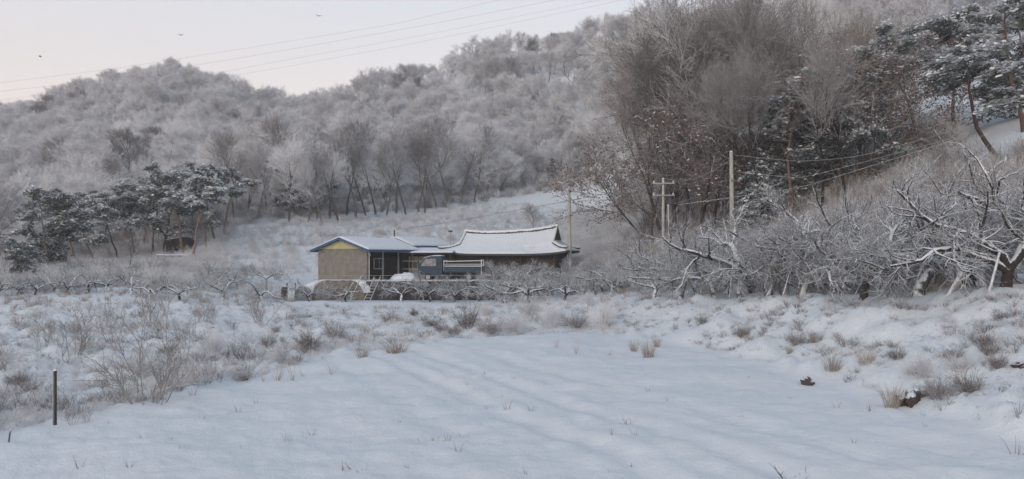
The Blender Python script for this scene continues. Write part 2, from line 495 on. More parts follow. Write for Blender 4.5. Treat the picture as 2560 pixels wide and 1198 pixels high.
def pads(rng, cb, cen, rx, rz, n, size, snow=.35, tilt=None):
    """needle pads: short sprays through a flattened drooping cushion, snow lying on its upper face"""
    u = unit(rng.normal(size=(n, 3))) * (rng.random((n, 1)) ** .4)
    a = rng.random() * 3.14; el = 1 + .5 * rng.random()
    p = u * np.array([rx, rx, rz * 1.3])
    ca, sa = math.cos(a), math.sin(a)
    p[:, 0], p[:, 1] = (p[:, 0] * ca - p[:, 1] * sa) * el, (p[:, 0] * sa + p[:, 1] * ca) / el
    if tilt is not None: p[:, 2] += p[:, 0] * tilt[0] + p[:, 1] * tilt[1]
    p[:, 2] -= .30 * (p[:, 0] ** 2 + p[:, 1] ** 2) / max(rx, .1)
    P = p + cen
    lum = fbm(P[:, 0] * 1.6 + 9, P[:, 1] * 1.6 + P[:, 2], 1.0, 2)
    hgt = u[:, 2] + rng.normal(size=n) * .12 + lum * .9
    d = unit(np.stack([p[:, 0] * .6 / rx, p[:, 1] * .6 / rx, np.full(n, -.05)], 1) + rng.normal(size=(n, 3)) * .5)
    s = size * (.5 + 1.0 * rng.random(n))[:, None]
    side = unit(np.cross(d, rng.normal(size=(n, 3)) * .6 + np.array([0, 0, 1.0])))
    q = np.stack([P - d * s * .5, P + side * s * .16, P + d * s * .5, P - side * s * .16], 1)
    sn = hgt > (1 - 2.1 * snow)
    if sn.any():
        k = np.where(sn)[0]; sd = side[k].copy(); sd[:, 2] *= .3; sd = unit(sd); dd = d[k].copy(); dd[:, 2] *= .5
        c = P[k] + np.array([0, 0, .04]); ss = s[k]
        qs = np.stack([c - dd * ss * .5, c + sd * ss * .30, c + dd * ss * .5, c - sd * ss * .30], 1)
        cb.add(qs.reshape(-1, 3), np.arange(len(k) * 4).reshape(-1, 4), 1)
    if (~sn).any():
        cb.add(q[~sn].reshape(-1, 3), np.arange(int((~sn).sum()) * 4).reshape(-1, 4), 0)

def gen_pine(seed, H=11.0, bare=.5, crown_r=2.6, n=11, lean=.05, snow=.33, dens=170, layered=True, sz=.34):
    rng = np.random.default_rng(seed)
    k = 9; d = np.array([lean + rng.normal() * .08, rng.normal() * .08, 1.0]); p = np.array([0, 0, -.3]); pts = [p]
    for i in range(k - 1):
        d = d + rng.normal(size=3) * np.array([.13, .13, 0]); p = p + unit(d) * H * .95 / (k - 1); pts.append(p)
    P = np.array([pts]); R = (.13 * (H / 11)) * np.linspace(1.15, .25, k)[None]
    tb = MB(); v, f = tubes(P, R, 7); tb.add(v, f)
    L1, R1 = grow(rng, P, R, n, bare, .99, (45, 105), crown_r * 1.15, 5, .26, .0, .45, .03, .45)
    v, f = tubes(L1, R1, 5); tb.add(v, f)
    cb = MB()
    for i in range(len(L1)):
        e = L1[i, -1]; m = L1[i, 3]; q = L1[i, 2]
        L = np.linalg.norm(e - L1[i, 0])
        for c, rr, dn in ((e, .42, 1), (m, .40, .9), (q, .3, .5)):
            c = c + rng.normal(size=3) * .15
            pads(rng, cb, c, max(rr * L, .4) * (.7 + .5 * rng.random()), .26 + .16 * rng.random(), int(dens * 1.5 * dn * (.5 + .5 * min(L / crown_r, 1.3))), sz, snow * (.6 + .8 * rng.random()), (rng.normal() * .22, rng.normal() * .22))
    pads(rng, cb, P[0, -1], crown_r * .42, .35, dens, sz, snow)
    return tb, cb

def gen_fir(seed, H=9.0, R0=2.0, snow=.35):
    rng = np.random.default_rng(seed)
    P = np.array([[[rng.normal() * .06 * i, rng.normal() * .06 * i, -.3 + H * i / 7] for i in range(8)]])
    R = (.11 * H / 9) * np.linspace(1.2, .2, 8)[None]
    tb = MB(); v, f = tubes(P, R, 6); tb.add(v, f)
    cb = MB()
    for i in range(62):
        t = .12 + .85 * (i + rng.random() * 3) / 65; z = H * t; rad = R0 * (1 - t) ** .75 + .25
        a = rng.random() * 6.28; l = rad * (.45 + .8 * rng.random()); dr = .15 + .45 * rng.random()
        s0 = np.array([0, 0, z]); e = np.array([math.cos(a) * l, math.sin(a) * l, z - l * dr + .1])
        vv, ff = tubes(np.array([[s0, (s0 + e) / 2 + [0, 0, .10], e]]), np.array([[.035, .025, .01]]), 4); tb.add(vv, ff)
        for w in (.45, .85):
            pads(rng, cb, s0 + (e - s0) * w + [0, 0, .05], .26 * l + .14, .16, 44, .3, snow * (.5 + rng.random()), (-math.cos(a) * dr, -math.sin(a) * dr))
    return tb, cb

def gen_bush(seed, H=.8, n=40, sub=7, r=.006, spread=.7, up=.10, sub2=0):
    rng = np.random.default_rng(seed)
    a = rng.random(n) * 6.28; q = rng.random(n) ** .6
    base = np.stack([np.cos(a) * q * H * .22, np.sin(a) * q * H * .22, np.full(n, -.05)], 1)
    d = unit(np.stack([np.cos(a) * q * spread, np.sin(a) * q * spread, np.full(n, 1.)], 1) + rng.normal(size=(n, 3)) * .15)
    pts = [base]; p = base
    ln = H * (.35 + .8 * rng.random(n) ** 1.5)[:, None]
    for _ in range(4):
        d = unit(d + rng.normal(size=(n, 3)) * .17 + np.array([0, 0, up])); p = p + d * ln / 4; pts.append(p)
    P = np.stack(pts, 1); R = r * (.6 + .8 * rng.random(n))[:, None] * np.linspace(1.2, .4, 5)[None]
    b = MB(); v, f = tubes(P, R, 4); b.add(v, f)
    if sub:
        L, Rr = grow(rng, P, R, sub, .3, 1, (20, 60), H * .33, 3, .15, .06, .7, r * .5, .3)
        v, f = tubes(L, Rr, 3); b.add(v, f)
        if sub2:
            L2, R2 = grow(rng, L, Rr, sub2, .2, 1, (20, 60), H * .14, 2, .1, .05, .7, r * .45, .3)
            v, f = spikes(L2[:, 0], L2[:, 1], R2[:, 0]); b.add(v, f)
    return b

def gen_tuft(seed, H=.5, n=60, w=.006, rad=.2, droop=.1):
    rng = np.random.default_rng(seed)
    a = rng.random(n) * 6.28; q = rng.random(n) ** .5
    base = np.stack([np.cos(a) * q * rad, np.sin(a) * q * rad, np.full(n, -.04)], 1)
    d = unit(np.stack([np.cos(a) * q * .35, np.sin(a) * q * .35, np.full(n, 1.)], 1) + rng.normal(size=(n, 3)) * .16)
    p = base; pts = [p]; ln = (H * (.5 + .6 * rng.random(n)))[:, None]
    for i in range(3):
        d = unit(d + np.stack([np.cos(a), np.sin(a), -np.ones(n) * .8], 1) * droop * i * rng.random((n, 1)) * 2)
        p = p + d * ln / 3; pts.append(p)
    P = np.stack(pts, 1)
    b = MB(); v, f = tubes(P, w * np.linspace(1, .25, 4)[None] * np.ones((n, 1)), 3); b.add(v, f)
    return b

def gen_orchard(seed, H=2.8, W=2.6, limbs=4, r0=.11, sec=6, shoots=9, tl=4, aim=None, tr=.006, dens=1.0, th=.26):
    """open, wide trained peach tree with crooked limbs"""
    rng = np.random.default_rng(seed)
    k = 4; p = np.array([0, 0, -.15]); d = np.array([rng.normal() * .25, rng.normal() * .2, 1.0]); pts = [p]
    for _ in range(k - 1):
        d = unit(d + rng.normal(size=3) * .15); p = p + d * (H * th) / (k - 1); pts.append(p)
    P = np.array([pts]); R = r0 * np.array([[1.25, 1.05, .95, .9]])
    tb = MB(); v, f = tubes(P, R, 9); tb.add(v, f)
    base = p; lp = []
    for i in range(limbs):
        a = (aim[i] if aim else rng.random() * .7 + i * 6.28 / limbs)
        d = np.array([math.cos(a), math.sin(a) * .9, 1.0 + .4 * rng.random()]); d = unit(d); q = base - np.array([0, 0, .05]) - d * .02; pl = [q]
        Ln = W * (.8 + .4 * rng.random()); kk = 9
        for j in range(kk - 1):
            d = unit(d + rng.normal(size=3) * .24 + np.array([math.cos(a) * .12, math.sin(a) * .12, -.10 if j < 5 else .06]))
            q = q + d * Ln / (kk - 1); pl.append(q)
        lp.append(pl)
    L1 = np.array(lp); R1 = np.ones((limbs, 1)) * r0 * .78 * np.linspace(1, .3, 9)[None]
    v, f = tubes(L1, R1, 8); tb.add(v, f)
    L2, R2 = grow(rng, L1, R1, sec, .25, 1, (35, 80), W * .5, 6, .28, .05, .55, tr * 2, .45)
    v, f = tubes(L2, R2, 6); tb.add(v, f)
    cb = MB()
    L3, R3 = grow(rng, np.concatenate([L2, ]), R2, int(shoots * 1.4), .05, 1, (30, 80), W * .25, 5, .22, .03, .6, tr, .35)
    v, f = tubes(L3, R3, 4); cb.add(v, f)
    L4, R4 = grow(rng, L3, R3, tl, .15, 1, (25, 70), W * .13, 3, .15, .0, .7, tr * .7, .3)
    v, f = tubes(L4, R4, 3); cb.add(v, f)
    return tb, cb

# ------------------------------------------------------------------ prototypes (meshes)
def pm_(tb, cb, name, bark, crown):
    return tb.mesh(name + "_trunk", bark, True), cb.mesh(name + "_crown", crown, False)
FAR = []      # (trunk mesh, crown mesh, H)
for i in range(7):
    H = 7.0
    a = gen_bare(100 + i, H, .22, 9, 7, 9, 5, .10, [.05, .12, .2][i % 3], (30, 65), 1 + (i % 3 == 1), .6, .019)
    FAR.append(pm_(*a, "hill_tree", M['bark'], M['twig_dark' if i == 5 else 'twig']) + (H,))
def tall(seed, mat, up=.3, spread=(15, 45), H=12, stems=1, tl=5, bark='bark', tr=.012, tf=.3, lean=0, br=7, Lf=.5):
    return pm_(*gen_bare(seed, H, tf, 10, br, 10, tl, .14, up, spread, stems, .6, tr, Lf, lean), "bare_tree", M[bark], M[mat]) + (H,)
TALL = [tall(201, 'twig_brown', .10, (25, 60)), tall(202, 'twig_olive', .14, (20, 50), stems=2), tall(203, 'twig_dark', .16, (20, 55), tf=.35), tall(204, 'twig_brown', .06, (30, 70)),
        tall(205, 'twig_dark', .12, (20, 60), stems=2, br=5), tall(206, 'twig_olive', .08, (30, 65), br=6), tall(207, 'twig', .12, (25, 60), br=6)]
TRUNKY = [tall(211, 'twig', .15, (40, 75), 10, 1, 4, tf=.45, br=6, Lf=.3), tall(212, 'twig_dark', .15, (40, 75), 10, 1, 4, tf=.5, br=6, Lf=.3), tall(213, 'twig', .1, (40, 80), 10, 1, 5, tf=.4, br=6, Lf=.33)]
STEMS = [tall(221 + i, 'twig_dark', .2, (25, 55), 10, 1, 4, tf=.55, br=5, Lf=.3, bark='bark_dark') for i in range(2)]
PINES = []
for i in range(5):
    PINES.append(pm_(*gen_pine(300 + i, 11, [.58, .66, .5, .62, .55][i], [2.6, 2.2, 3.0, 2.4, 2.8][i], [10, 8, 13, 9, 11][i], .05, .42), "pine", M['bark_red'], [M['needle'], M['needle_snow']]) + (11,))
def gen_rusty(seed):
    tb, cb = gen_bare(seed, 8, .3, 9, 6, 7, 0, .10, .06, (35, 75), 2, .5, .012)
    rng = np.random.default_rng(seed)
    V = np.concatenate(cb.V); k = rng.choice(len(V), 3000); P = V[k] + rng.normal(size=(3000, 3)) * .12
    d = unit(rng.normal(size=P.shape)) * .07; e = unit(np.cross(d, rng.normal(size=P.shape))) * .04
    cb.add(np.stack([P - d, P + e, P + d, P - e], 1).reshape(-1, 3), np.arange(3000 * 4).reshape(-1, 4), 1)
    return tb, cb
RUSTY = pm_(*gen_rusty(250), "rusty_tree", M['bark'], [M['twig_brown'], M['leaf_dead']]) + (8,)
WIDEPINE = pm_(*gen_pine(320, 9, .18, 3.4, 20, .02, .22, 190), "pine", M['bark'], [M['needle'], M['needle_snow']]) + (9,)
FIRS = [pm_(*gen_fir(330 + i, 9, 2.1, [.3, .4][i]), "fir", M['bark'], [M['needle'], M['needle_snow']]) + (9,) for i in range(2)]

def tree(kind, loc, H, proto, label, cat, group=None, rz=None, wide=1.0, tilt=(0, 0)):
    s = H / proto[2]
    rz = random.random() * 6.28 if rz is None else rz
    t = empty(kind, loc, rz, label, cat, group)
    t.rotation_euler = (tilt[0], tilt[1], rz)
    t.scale = (s * wide, s * wide, s)
    link('trunk', proto[0], t); link('crown', proto[1], t)
    return t

random.seed(11)
exec_parts = []

# ------------------------------------------------------------------ instanced stuff (uncountable growth)
def instancer(name, pts, rots, scl, idx, protos, label, cat):
    """one object: points carrying frosted growth, geometry nodes put a clump on each"""
    pc = bpy.data.collections.new(name + "_clumps")
    for i, (mesh) in enumerate(protos):
        pc.objects.link(bpy.data.objects.new("%s_clump_%02d" % (name, i), mesh))
    me = bpy.data.meshes.new(name)
    n = len(pts)
    me.vertices.add(n); me.vertices.foreach_set('co', np.asarray(pts, np.float32).ravel())
    a = me.attributes.new('rot', 'FLOAT_VECTOR', 'POINT'); a.data.foreach_set('vector', np.asarray(rots, np.float32).ravel())
    a = me.attributes.new('scl', 'FLOAT_VECTOR', 'POINT'); a.data.foreach_set('vector', np.asarray(scl, np.float32).ravel())
    a = me.attributes.new('pick', 'INT', 'POINT'); a.data.foreach_set('value', np.asarray(idx, np.int32))
    o = link(name, me)
    g = bpy.data.node_groups.new(name, 'GeometryNodeTree')
    g.interface.new_socket('Geometry', in_out='INPUT', socket_type='NodeSocketGeometry')
    g.interface.new_socket('Geometry', in_out='OUTPUT', socket_type='NodeSocketGeometry')
    N, Lk = g.nodes, g.links
    gi = N.new('NodeGroupInput'); go = N.new('NodeGroupOutput')
    ci = N.new('GeometryNodeCollectionInfo'); ci.inputs['Collection'].default_value = pc
    ci.inputs['Separate Children'].default_value = True; ci.inputs['Reset Children'].default_value = True
    ip = N.new('GeometryNodeInstanceOnPoints'); ip.inputs['Pick Instance'].default_value = True
    def named(k, t):
        q = N.new('GeometryNodeInputNamedAttribute'); q.data_type = t; q.inputs['Name'].default_value = k
        return [s for s in q.outputs if s.name == 'Attribute' and s.enabled][0]
    Lk.new(gi.outputs[0], ip.inputs['Points']); Lk.new(ci.outputs[0], ip.inputs['Instance'])
    Lk.new(named('pick', 'INT'), ip.inputs['Instance Index'])
    e2r = N.new('FunctionNodeEulerToRotation')
    Lk.new(named('rot', 'FLOAT_VECTOR'), e2r.inputs[0]); Lk.new(e2r.outputs[0], ip.inputs['Rotation'])
    Lk.new(named('scl', 'FLOAT_VECTOR'), ip.inputs['Scale'])
    Lk.new(ip.outputs[0], go.inputs[0])
    md = o.modifiers.new('growth', 'NODES'); md.node_group = g
    return tag(o, label, cat, None, 'stuff')

def py_of(x, y, z): return HY - F * (z - ZC) / y
def px_of(x, y): return 1280 + F * x / y

def scatter(name, rng, n, pxr, yr, protos, srange, label, cat, keep=None, tilt=.08, clump=0.0, power=1.0):
    """points spread evenly over the ground between two distances and two photo columns"""
    out = []
    tries = n * 8
    Y = np.sqrt(rng.random(tries) * (yr[1] ** 2 - yr[0] ** 2) + yr[0] ** 2) if power == 1.0 else yr[0] * (yr[1] / yr[0]) ** rng.random(tries)
    px = pxr[0] + (pxr[1] - pxr[0]) * rng.random(tries)
    X = (px - 1280) / F * Y
    Z = z_atv(X, Y)
    ok = np.ones(tries, bool)
    if clump: ok &= (fbm(X, Y, clump) + rng.random(tries) * .5 - .25) > 0
    if keep is not None: ok &= keep(px, Y, py_of(X, Y, Z), X)
    sel = np.where(ok)[0][:n]
    X, Y, Z = X[sel], Y[sel], Z[sel]; m = len(sel)
    s = srange[0] + (srange[1] - srange[0]) * rng.random(m) ** 1.5
    rots = np.stack([rng.normal(size=m) * tilt, rng.normal(size=m) * tilt, rng.random(m) * 6.28], 1)
    scl = np.stack([s * (.8 + .4 * rng.random(m)), s * (.8 + .4 * rng.random(m)), s], 1)
    return instancer(name, np.stack([X, Y, Z], 1), rots, scl, rng.integers(0, len(protos), m), protos, label, cat)

rng = np.random.default_rng(77)
def I(xs, ys): return lambda px: np.interp(px, xs, ys)
treeline = I([-900, 0, 150, 330, 560, 600, 700, 1000, 1180, 1250, 1450, 1560, 1650, 1750, 2000, 2150, 2250, 2600, 3400],
             [690, 690, 672, 640, 590, 556, 540, 520, 505, 488, 465, 470, 470, 430, 400, 330, 170, 110, 0])

# --- wooded hill: the nearest trees as individuals, the rest one wood
cand = []
Yc = 88.0
step = 4.9
xs_, ys_ = np.meshgrid(np.arange(-300, 300, step), np.arange(62, 400, step))
xs_ = (xs_ + rng.uniform(-2.2, 2.2, xs_.shape)).ravel(); ys_ = (ys_ + rng.uniform(-2.6, 2.6, ys_.shape)).ravel()
pxs = px_of(xs_, ys_)
ok = (pxs > -420) & (pxs < 2900)
xs_, ys_, pxs = xs_[ok], ys_[ok], pxs[ok]
zs_ = z_atv(xs_, ys_)
pys = py_of(xs_, ys_, zs_)
kYi = np.stack([np.interp(pxs, UG, kY[:, j]) for j in (4, 5, 7)], 1)
ok = (pys < treeline(pxs)) & (ys_ > kYi[:, 0]) & (ys_ < kYi[:, 2] + 10) & (rng.random(len(xs_)) < .93)
ok &= ~((pxs > 2150) & (ys_ < 84))
# small snowy clearings
ok &= fbm(xs_, ys_, .07, 3) < .44
kYi_ = kYi[:, 2]
xs_, ys_, zs_, pxs, pys, kYi_ = xs_[ok], ys_[ok], zs_[ok], pxs[ok], pys[ok], kYi_[ok]
order = np.argsort(ys_)
infr = order[(pxs[order] > -20) & (pxs[order] < 2580) & (pys[order] > 20)]
single = infr[:230]
mask = np.ones(len(xs_), bool); mask[single] = False
hs = 4.6 + 5.4 * rng.random(len(xs_)) ** 1.5
protoidx = rng.choice(7, len(xs_), p=[.18, .18, .17, .16, .15, .03, .13])
def hill_label(px, py):
    if px < 560: return ("frosted bare tree in the wood rising behind the left pine grove", "frosted trees behind the left pine grove")
    if px < 1240: return ("pale frosted bare tree at the foot of the hill behind the farm roofs", "frosted trees at the hill foot behind the farm")
    if px < 1700: return ("frosted bare tree in the wood between the roof end pole and the brown trees", "frosted trees beside the brown trees")
    return ("grey frosted bare tree on the steep right slope among the tall brown trees", "frosted trees on the steep right slope")
for i in single:
    lb, gp = hill_label(pxs[i], pys[i])
    far_p = FAR[protoidx[i]]
    tree('bare_tree', (xs_[i], ys_[i], zs_[i]), hs[i], far_p, lb, 'tree', gp)
HILLM = []
for p in FAR:      # trunk and crown merged for the mass of the wood
    V0 = np.zeros(len(p[0].vertices) * 3); p[0].vertices.foreach_get('co', V0)
    V1 = np.zeros(len(p[1].vertices) * 3); p[1].vertices.foreach_get('co', V1)
    b = MB()
    for mm, VV, mi in ((p[0], V0, 0), (p[1], V1, 1)):
        lt = np.zeros(len(mm.polygons), int); mm.polygons.foreach_get('loop_total', lt)
        li = np.zeros(len(mm.loops), int); mm.loops.foreach_get('vertex_index', li)
        ls = np.zeros(len(mm.polygons), int); mm.polygons.foreach_get('loop_start', ls)
        off = b.n
        first = True
        for kk in (3, 4):
            w = np.where(lt == kk)[0]
            if len(w):
                f = li[ls[w][:, None] + np.arange(kk)[None]]
                if first:
                    b.add(VV.reshape(-1, 3), f, mi); first = False
                else:
                    b.Fs.append((f + off, mi))
    HILLM.append(b.mesh("wood_tree", [M['bark'], p[1].materials[0]]))
idx = np.where(mask)[0]
s = hs[idx] / 7.0 * (1 - .38 * sstep((ys_[idx] - kYi_[idx] + 40) / 50))
instancer("hillside_wood", np.stack([xs_[idx], ys_[idx], zs_[idx]], 1),
          np.stack([rng.normal(size=len(idx)) * .04, rng.normal(size=len(idx)) * .04, rng.random(len(idx)) * 6.28], 1),
          np.stack([s * 1.2, s * 1.2, s], 1), protoidx[idx], HILLM, "frosted grey bare wood covering the far hills", "wood")
print("hill trees", len(idx), "single", len(single))

# snow laden evergreens dotted in the wood, each one told apart by where it stands
for px, base, top, lab in [
    (215, 478, 385, "snow striped conifer in the grey wood high above the spreading dark pine"),
    (110, 470, 400, "small snowy conifer in the wood above the left grove, left of the snow striped one"),
    (25, 500, 425, "small dark conifer in the wood at the left picture edge"),
    (400, 350, 300, "tiny dark conifer below the rounded summit"),
    (1590, 58, 18, "small dark evergreen standing on the right skyline ridge"),
    (470, 430, 370, "dark evergreen in the wood above the snowy pine crowns"),
    (505, 470, 395, "short dark conifer beside the reddish bare tree above the grove"),
    (690, 300, 262, "small dark evergreen under the saddle between the two hills"),
    (730, 248, 222, "bushy evergreen standing in the skyline saddle"),
    (1380, 455, 400, "dark evergreen at the hill foot above the roof end pole"),
    (1290, 430, 385, "dark evergreen at the hill foot above the tiled roof ridge")]:
    x, y, z = hit(px, base, 80)
    tree('conifer', (x, y, z), (base - top) / F * y * 1.1, random.choice(FIRS), lab, 'conifer', wide=1.15)

# --- left pine grove
def mtree(kind, px, base, top, proto, label, cat, group=None, ymin=20, Y=None, rz=None, wide=1.0, tilt=(0, 0)):
    if Y: x, y, z = at(px, Y)
    else: x, y, z = hit(px, base, ymin)
    H = max(2.0, (HY - top) / F * y - (z - ZC))
    return tree(kind, (x, y, z), H, proto, label, cat, group, rz, wide, tilt)
mtree('pine_tree', 128, 688, 478, WIDEPINE, "big dark wide pine at the left end of the grove, boughs almost to the ground", 'pine', wide=1.25)
mtree('pine_tree', 22, 712, 600, WIDEPINE, "low dark snow loaded pine at the left picture edge", 'pine', wide=1.2)
mtree('pine_tree', 60, 660, 505, PINES[4], "dark pine behind the low pine at the left edge", 'pine', wide=1.2)
for i, (px, b, t, lab) in enumerate([
    (190, 668, 490, "dark pine just right of the wide spreading pine"),
    (238, 668, 500, "pine with thin trunk in the dim left part of the grove"),
    (290, 665, 480, "pine right of the dim grove corner, crown under fresh snow"),
    (338, 655, 455, "pine left of the rusty bare tree in the grove"),
    (382, 652, 440, "tall bare trunked pine directly left of the dark hut"),
    (407, 642, 425, "slender pine whose trunk stands in front of the dark hut's left post"),
    (437, 640, 415, "pine growing behind the middle of the dark hut"),
    (464, 644, 405, "pine behind the right end of the dark hut"),
    (486, 654, 420, "pine just right of the dark hut with crooked trunk"),
    (514, 640, 430, "pine second to the right of the dark hut"),
    (537, 618, 398, "snowy crowned pine at the right end of the grove above the white clearing")]):
    mtree('pine_tree', px, b, t, PINES[i % 5], lab, 'pine', wide=1.3 if i % 2 else 1.1, tilt=(random.gauss(0, .03), random.gauss(0, .05)))
for i, (px, b, t, lab) in enumerate([
    (160, 640, 470, "dark pine crown in the second row above the wide spreading pine"),
    (262, 645, 470, "dark pine in the second row at the dim middle of the grove"),
    (310, 640, 455, "tall pine in the second row left of the rusty bare tree"),
    (360, 635, 425, "high pine in the second row left of the hut"),
    (425, 625, 420, "high snow topped pine in the second row behind the hut"),
    (500, 620, 408, "highest pine in the second row right of the hut"),
    (560, 590, 410, "pine in the second row at the grove's right end before the reddish tree"),
    (85, 650, 475, "dark pine in the second row left of the wide spreading pine")]):
    mtree('pine_tree', px, b, t, PINES[(i + 2) % 5], lab, 'pine', wide=1.35, Y=104 + i % 3 * 3)
mtree('bare_tree', 322, 690, 560, TALL[3], "small rusty bare tree at the meadow edge left of the dark hut", 'tree')
mtree('bare_tree', 590, 470, 340, TALL[3], "reddish brown bare tree with pale limbs rising above the grove's right end", 'tree', ymin=90, wide=1.3)

# --- trees along the snowy knoll behind the farm: dark stems, frosted tops
row = [(583, 560), (618, 540), (645, 545), (668, 540), (697, 532), (723, 556), (748, 548), (772, 560), (792, 552), (806, 566), (823, 548), (848, 562),
       (866, 540), (890, 546), (915, 540), (940, 538), (965, 542), (990, 534), (1015, 538), (1045, 532), (1062, 536), (1092, 524), (1118, 520), (1150, 512), (1185, 506)]
for i, (px, b) in enumerate(row):
    if px < 760: lab, gp = "dark stemmed tree with frosted top on the knoll left above the blue edged shed", "dark stemmed trees on the knoll left of the shed"
    elif px < 960: lab, gp = "dark stemmed bare tree at the wood edge straight above the blue edged shed", "dark stemmed trees above the shed"
    else: lab, gp = "thin dark stemmed bare tree at the wood edge above the tiled roof's left half", "thin dark stemmed trees above the tiled roof"
    mtree('bare_tree', px, b, b - 170 - random.random() * 50, TRUNKY[i % 3] if i % 4 else TALL[2], lab, 'tree', gp, ymin=80)
mtree('pine_tree', 735, 548, 372, FIRS[0], "tall dark conifer in the wood edge behind the knoll", 'conifer', ymin=90, wide=1.2)
mtree('pine_tree', 700, 540, 395, PINES[1], "dark pine left of the tall dark conifer at the wood edge", 'pine', ymin=90)
mtree('pine_tree', 835, 540, 430, PINES[2], "brownish dark pine low in the wood edge above the shed roof", 'pine', ymin=90)
mtree('bare_tree', 1340, 590, 520, TALL[2], "small fuzzy grey tree on the white slope behind the tiled roof ridge", 'tree', ymin=80, wide=1.5)

# --- tall brown trees on the right slope
rows = [(1668, 560, 200), (1690, 540, 110), (1712, 560, 60), (1738, 520, 40), (1762, 540, 30), (1788, 500, 25),
        (1805, 545, 60), (1830, 470, 15), (1868, 548, 60), (1890, 470, 0), (1915, 440, 20), (1935, 500, 60), (1958, 430, 0), (2028, 480, 90), (2060, 440, 60),
        (2100, 420, 60), (2160, 400, 110), (2205, 370, 120), (2260, 330, 110), (1700, 585, 310), (1655, 590, 350), (1850, 560, 260), (1775, 555, 250)]
for i, (px, b, t) in enumerate(rows):
    if px < 1700: lab, gp = "brown bare tree in the tall stand left of the pale concrete pole", "brown bare trees left of the pale pole"
    elif px < 1880: lab, gp = "very tall many branched bare tree rising behind the pale concrete pole", "tall bare trees behind the pale pole"
    elif px < 2050: lab, gp = "tall grey brown bare tree growing among the snowy conifers of the right slope", "bare trees among the snowy conifers"
    else: lab, gp = "dim brown bare tree on the slope between the conifers and the leaning pine", "bare trees between conifers and leaning pine"
    mtree('bare_tree', px, b, t, TALL[[0, 1, 4, 2, 5, 6, 3][i % 7]], lab, 'tree', gp, Y=np.interp(px, [1570, 1700, 2000, 2270], [92, 78, 66, 64]) + (i % 5) * 2.5 - 4 + max(0, 560 - b) * .05, wide=[.85, 1.15, .95][i % 3], tilt=(0, random.gauss(0, .07)))
for px, b, t, pr, Y, w, lab in [
    (1985, 522, 175, PINES[3], 62, 1.12, "thick trunked dark conifer in the middle of the right slope stand"),
    (1940, 505, 260, FIRS[0], 64, 1.12, "drooping snow flecked conifer left of the thick trunked one"),
    (2022, 498, 230, PINES[0], 65, 1.0, "conifer with dark double trunk right of the thick trunked one"),
    (1893, 470, 360, FIRS[1], 60, 1.12, "short snow draped conifer right beside the pale concrete pole"),
    (2145, 390, 150, WIDEPINE, 63, 1.12, "broad pine holding long shelves of snow at mid slope"),
    (2095, 440, 250, PINES[4], 61, 1.0, "dark brownish pine below the snow shelf pine"),
    (2300, 310, 60, PINES[2], 62, 1.25, "snow clumped pine near the top right with drooping crown"),
    (2390, 270, 10, PINES[4], 64, 1.12, "tall dark pine between the snow clumped pine and the leaning red trunk"),
    (2560, 262, -40, PINES[0], 56, 1.25, "dark pine at the top right corner with long snowy boughs"),
    (2610, 250, -30, WIDEPINE, 60, 1.12, "big pine just outside the right top corner reaching in with snowy boughs")]:
    mtree('pine_tree', px, b, t, pr, lab, 'pine', Y=Y, wide=w)
mtree('pine_tree', 2490, 325, 90, PINES[1], "leaning slender pine with reddish bare trunk on the open snowy slope", 'pine', Y=52, wide=1.6, rz=0, tilt=(0, -.2))

for i, (px, b, t) in enumerate([(1745, 575, 180), (1782, 570, 150), (1815, 560, 200), (1872, 552, 150), (1912, 540, 170), (2052, 505, 130), (2118, 465, 150)]):
    lab, gp = ("slim dark stemmed tree rising close behind the pale pole", "slim dark stems behind the pale pole") if px < 1890 else ("slim dark stemmed tree in front of the right slope conifers", "slim dark stems before the conifers")
    mtree('bare_tree', px, b, t, STEMS[i % 2], lab, 'tree', gp, Y=float(np.interp(px, [1740, 1950, 2200], [68, 59, 57])), wide=.75, tilt=(random.gauss(0, .04), random.gauss(0, .05)))
for px, b, t, w, lab in [
    (1640, 560, 330, 1.3, "rusty brown low tree at the left foot of the tall bare stand"),
    (1722, 575, 250, 1.5, "rusty brown broad crown straight above the pole with crossarms"),
    (1905, 540, 320, 1.2, "rusty brown small tree right behind the thick pale pole"),
    (2200, 420, 250, 1.3, "rust coloured tree right below the shelves of snow"),
    (2120, 330, 90, 1.2, "red brown leafy tree top above the shelves of snow")]:
    mtree('bare_tree', px, b, t, RUSTY, lab, 'tree', Y=np.interp(px, [1570, 1700, 2000, 2270], [76, 70, 62, 64]), wide=w)
# --- leaning dead pole tree on the slope
x, y, z = at(2385, 60); b = MB(); b.bar((0, 0, -.2), (-1.3, .2, 1.7), .055, 0, 6, .035)
tag(link('dead_trunk', b.mesh('dead_trunk', M['prop'], True), None, (x, y, z)), "bare leaning pole like dead trunk under the snow clumped pine", 'dead trunk')

# ------------------------------------------------------------------ undergrowth (uncountable)
BRUSH = [gen_bush(400 + i, 1.0, 34, 7, .007, .55, .06, 3).mesh("brush", M['twig'], False) for i in range(4)]
BRUSHD = [gen_bush(410 + i, 1.0, 26, 6, .008, .55, .06, 3).mesh("brush", M['twig_dark'], False) for i in range(2)]
CANE = [gen_bush(420 + i, 1.5, 26, 3, .010, .22, .15, 2).mesh("canes", M[['twig_brown', 'twig', 'twig_pale'][i]], False) for i in range(3)]
CLR = [gen_bush(425 + i, 1.0, 16, 5, .006, .6, .02, 2).mesh("grass", M['twig_pale'], False) for i in range(3)]
WEED = [gen_bush(430 + i, .4, 16, 5, .0045, .9, .0, 0).mesh("weed", M['weed' if i < 2 else 'twig'], False) for i in range(4)]
TUFT = [gen_tuft(440 + i, .45, 46, .0055, .16).mesh("tuft", M['straw'], False) for i in range(3)]

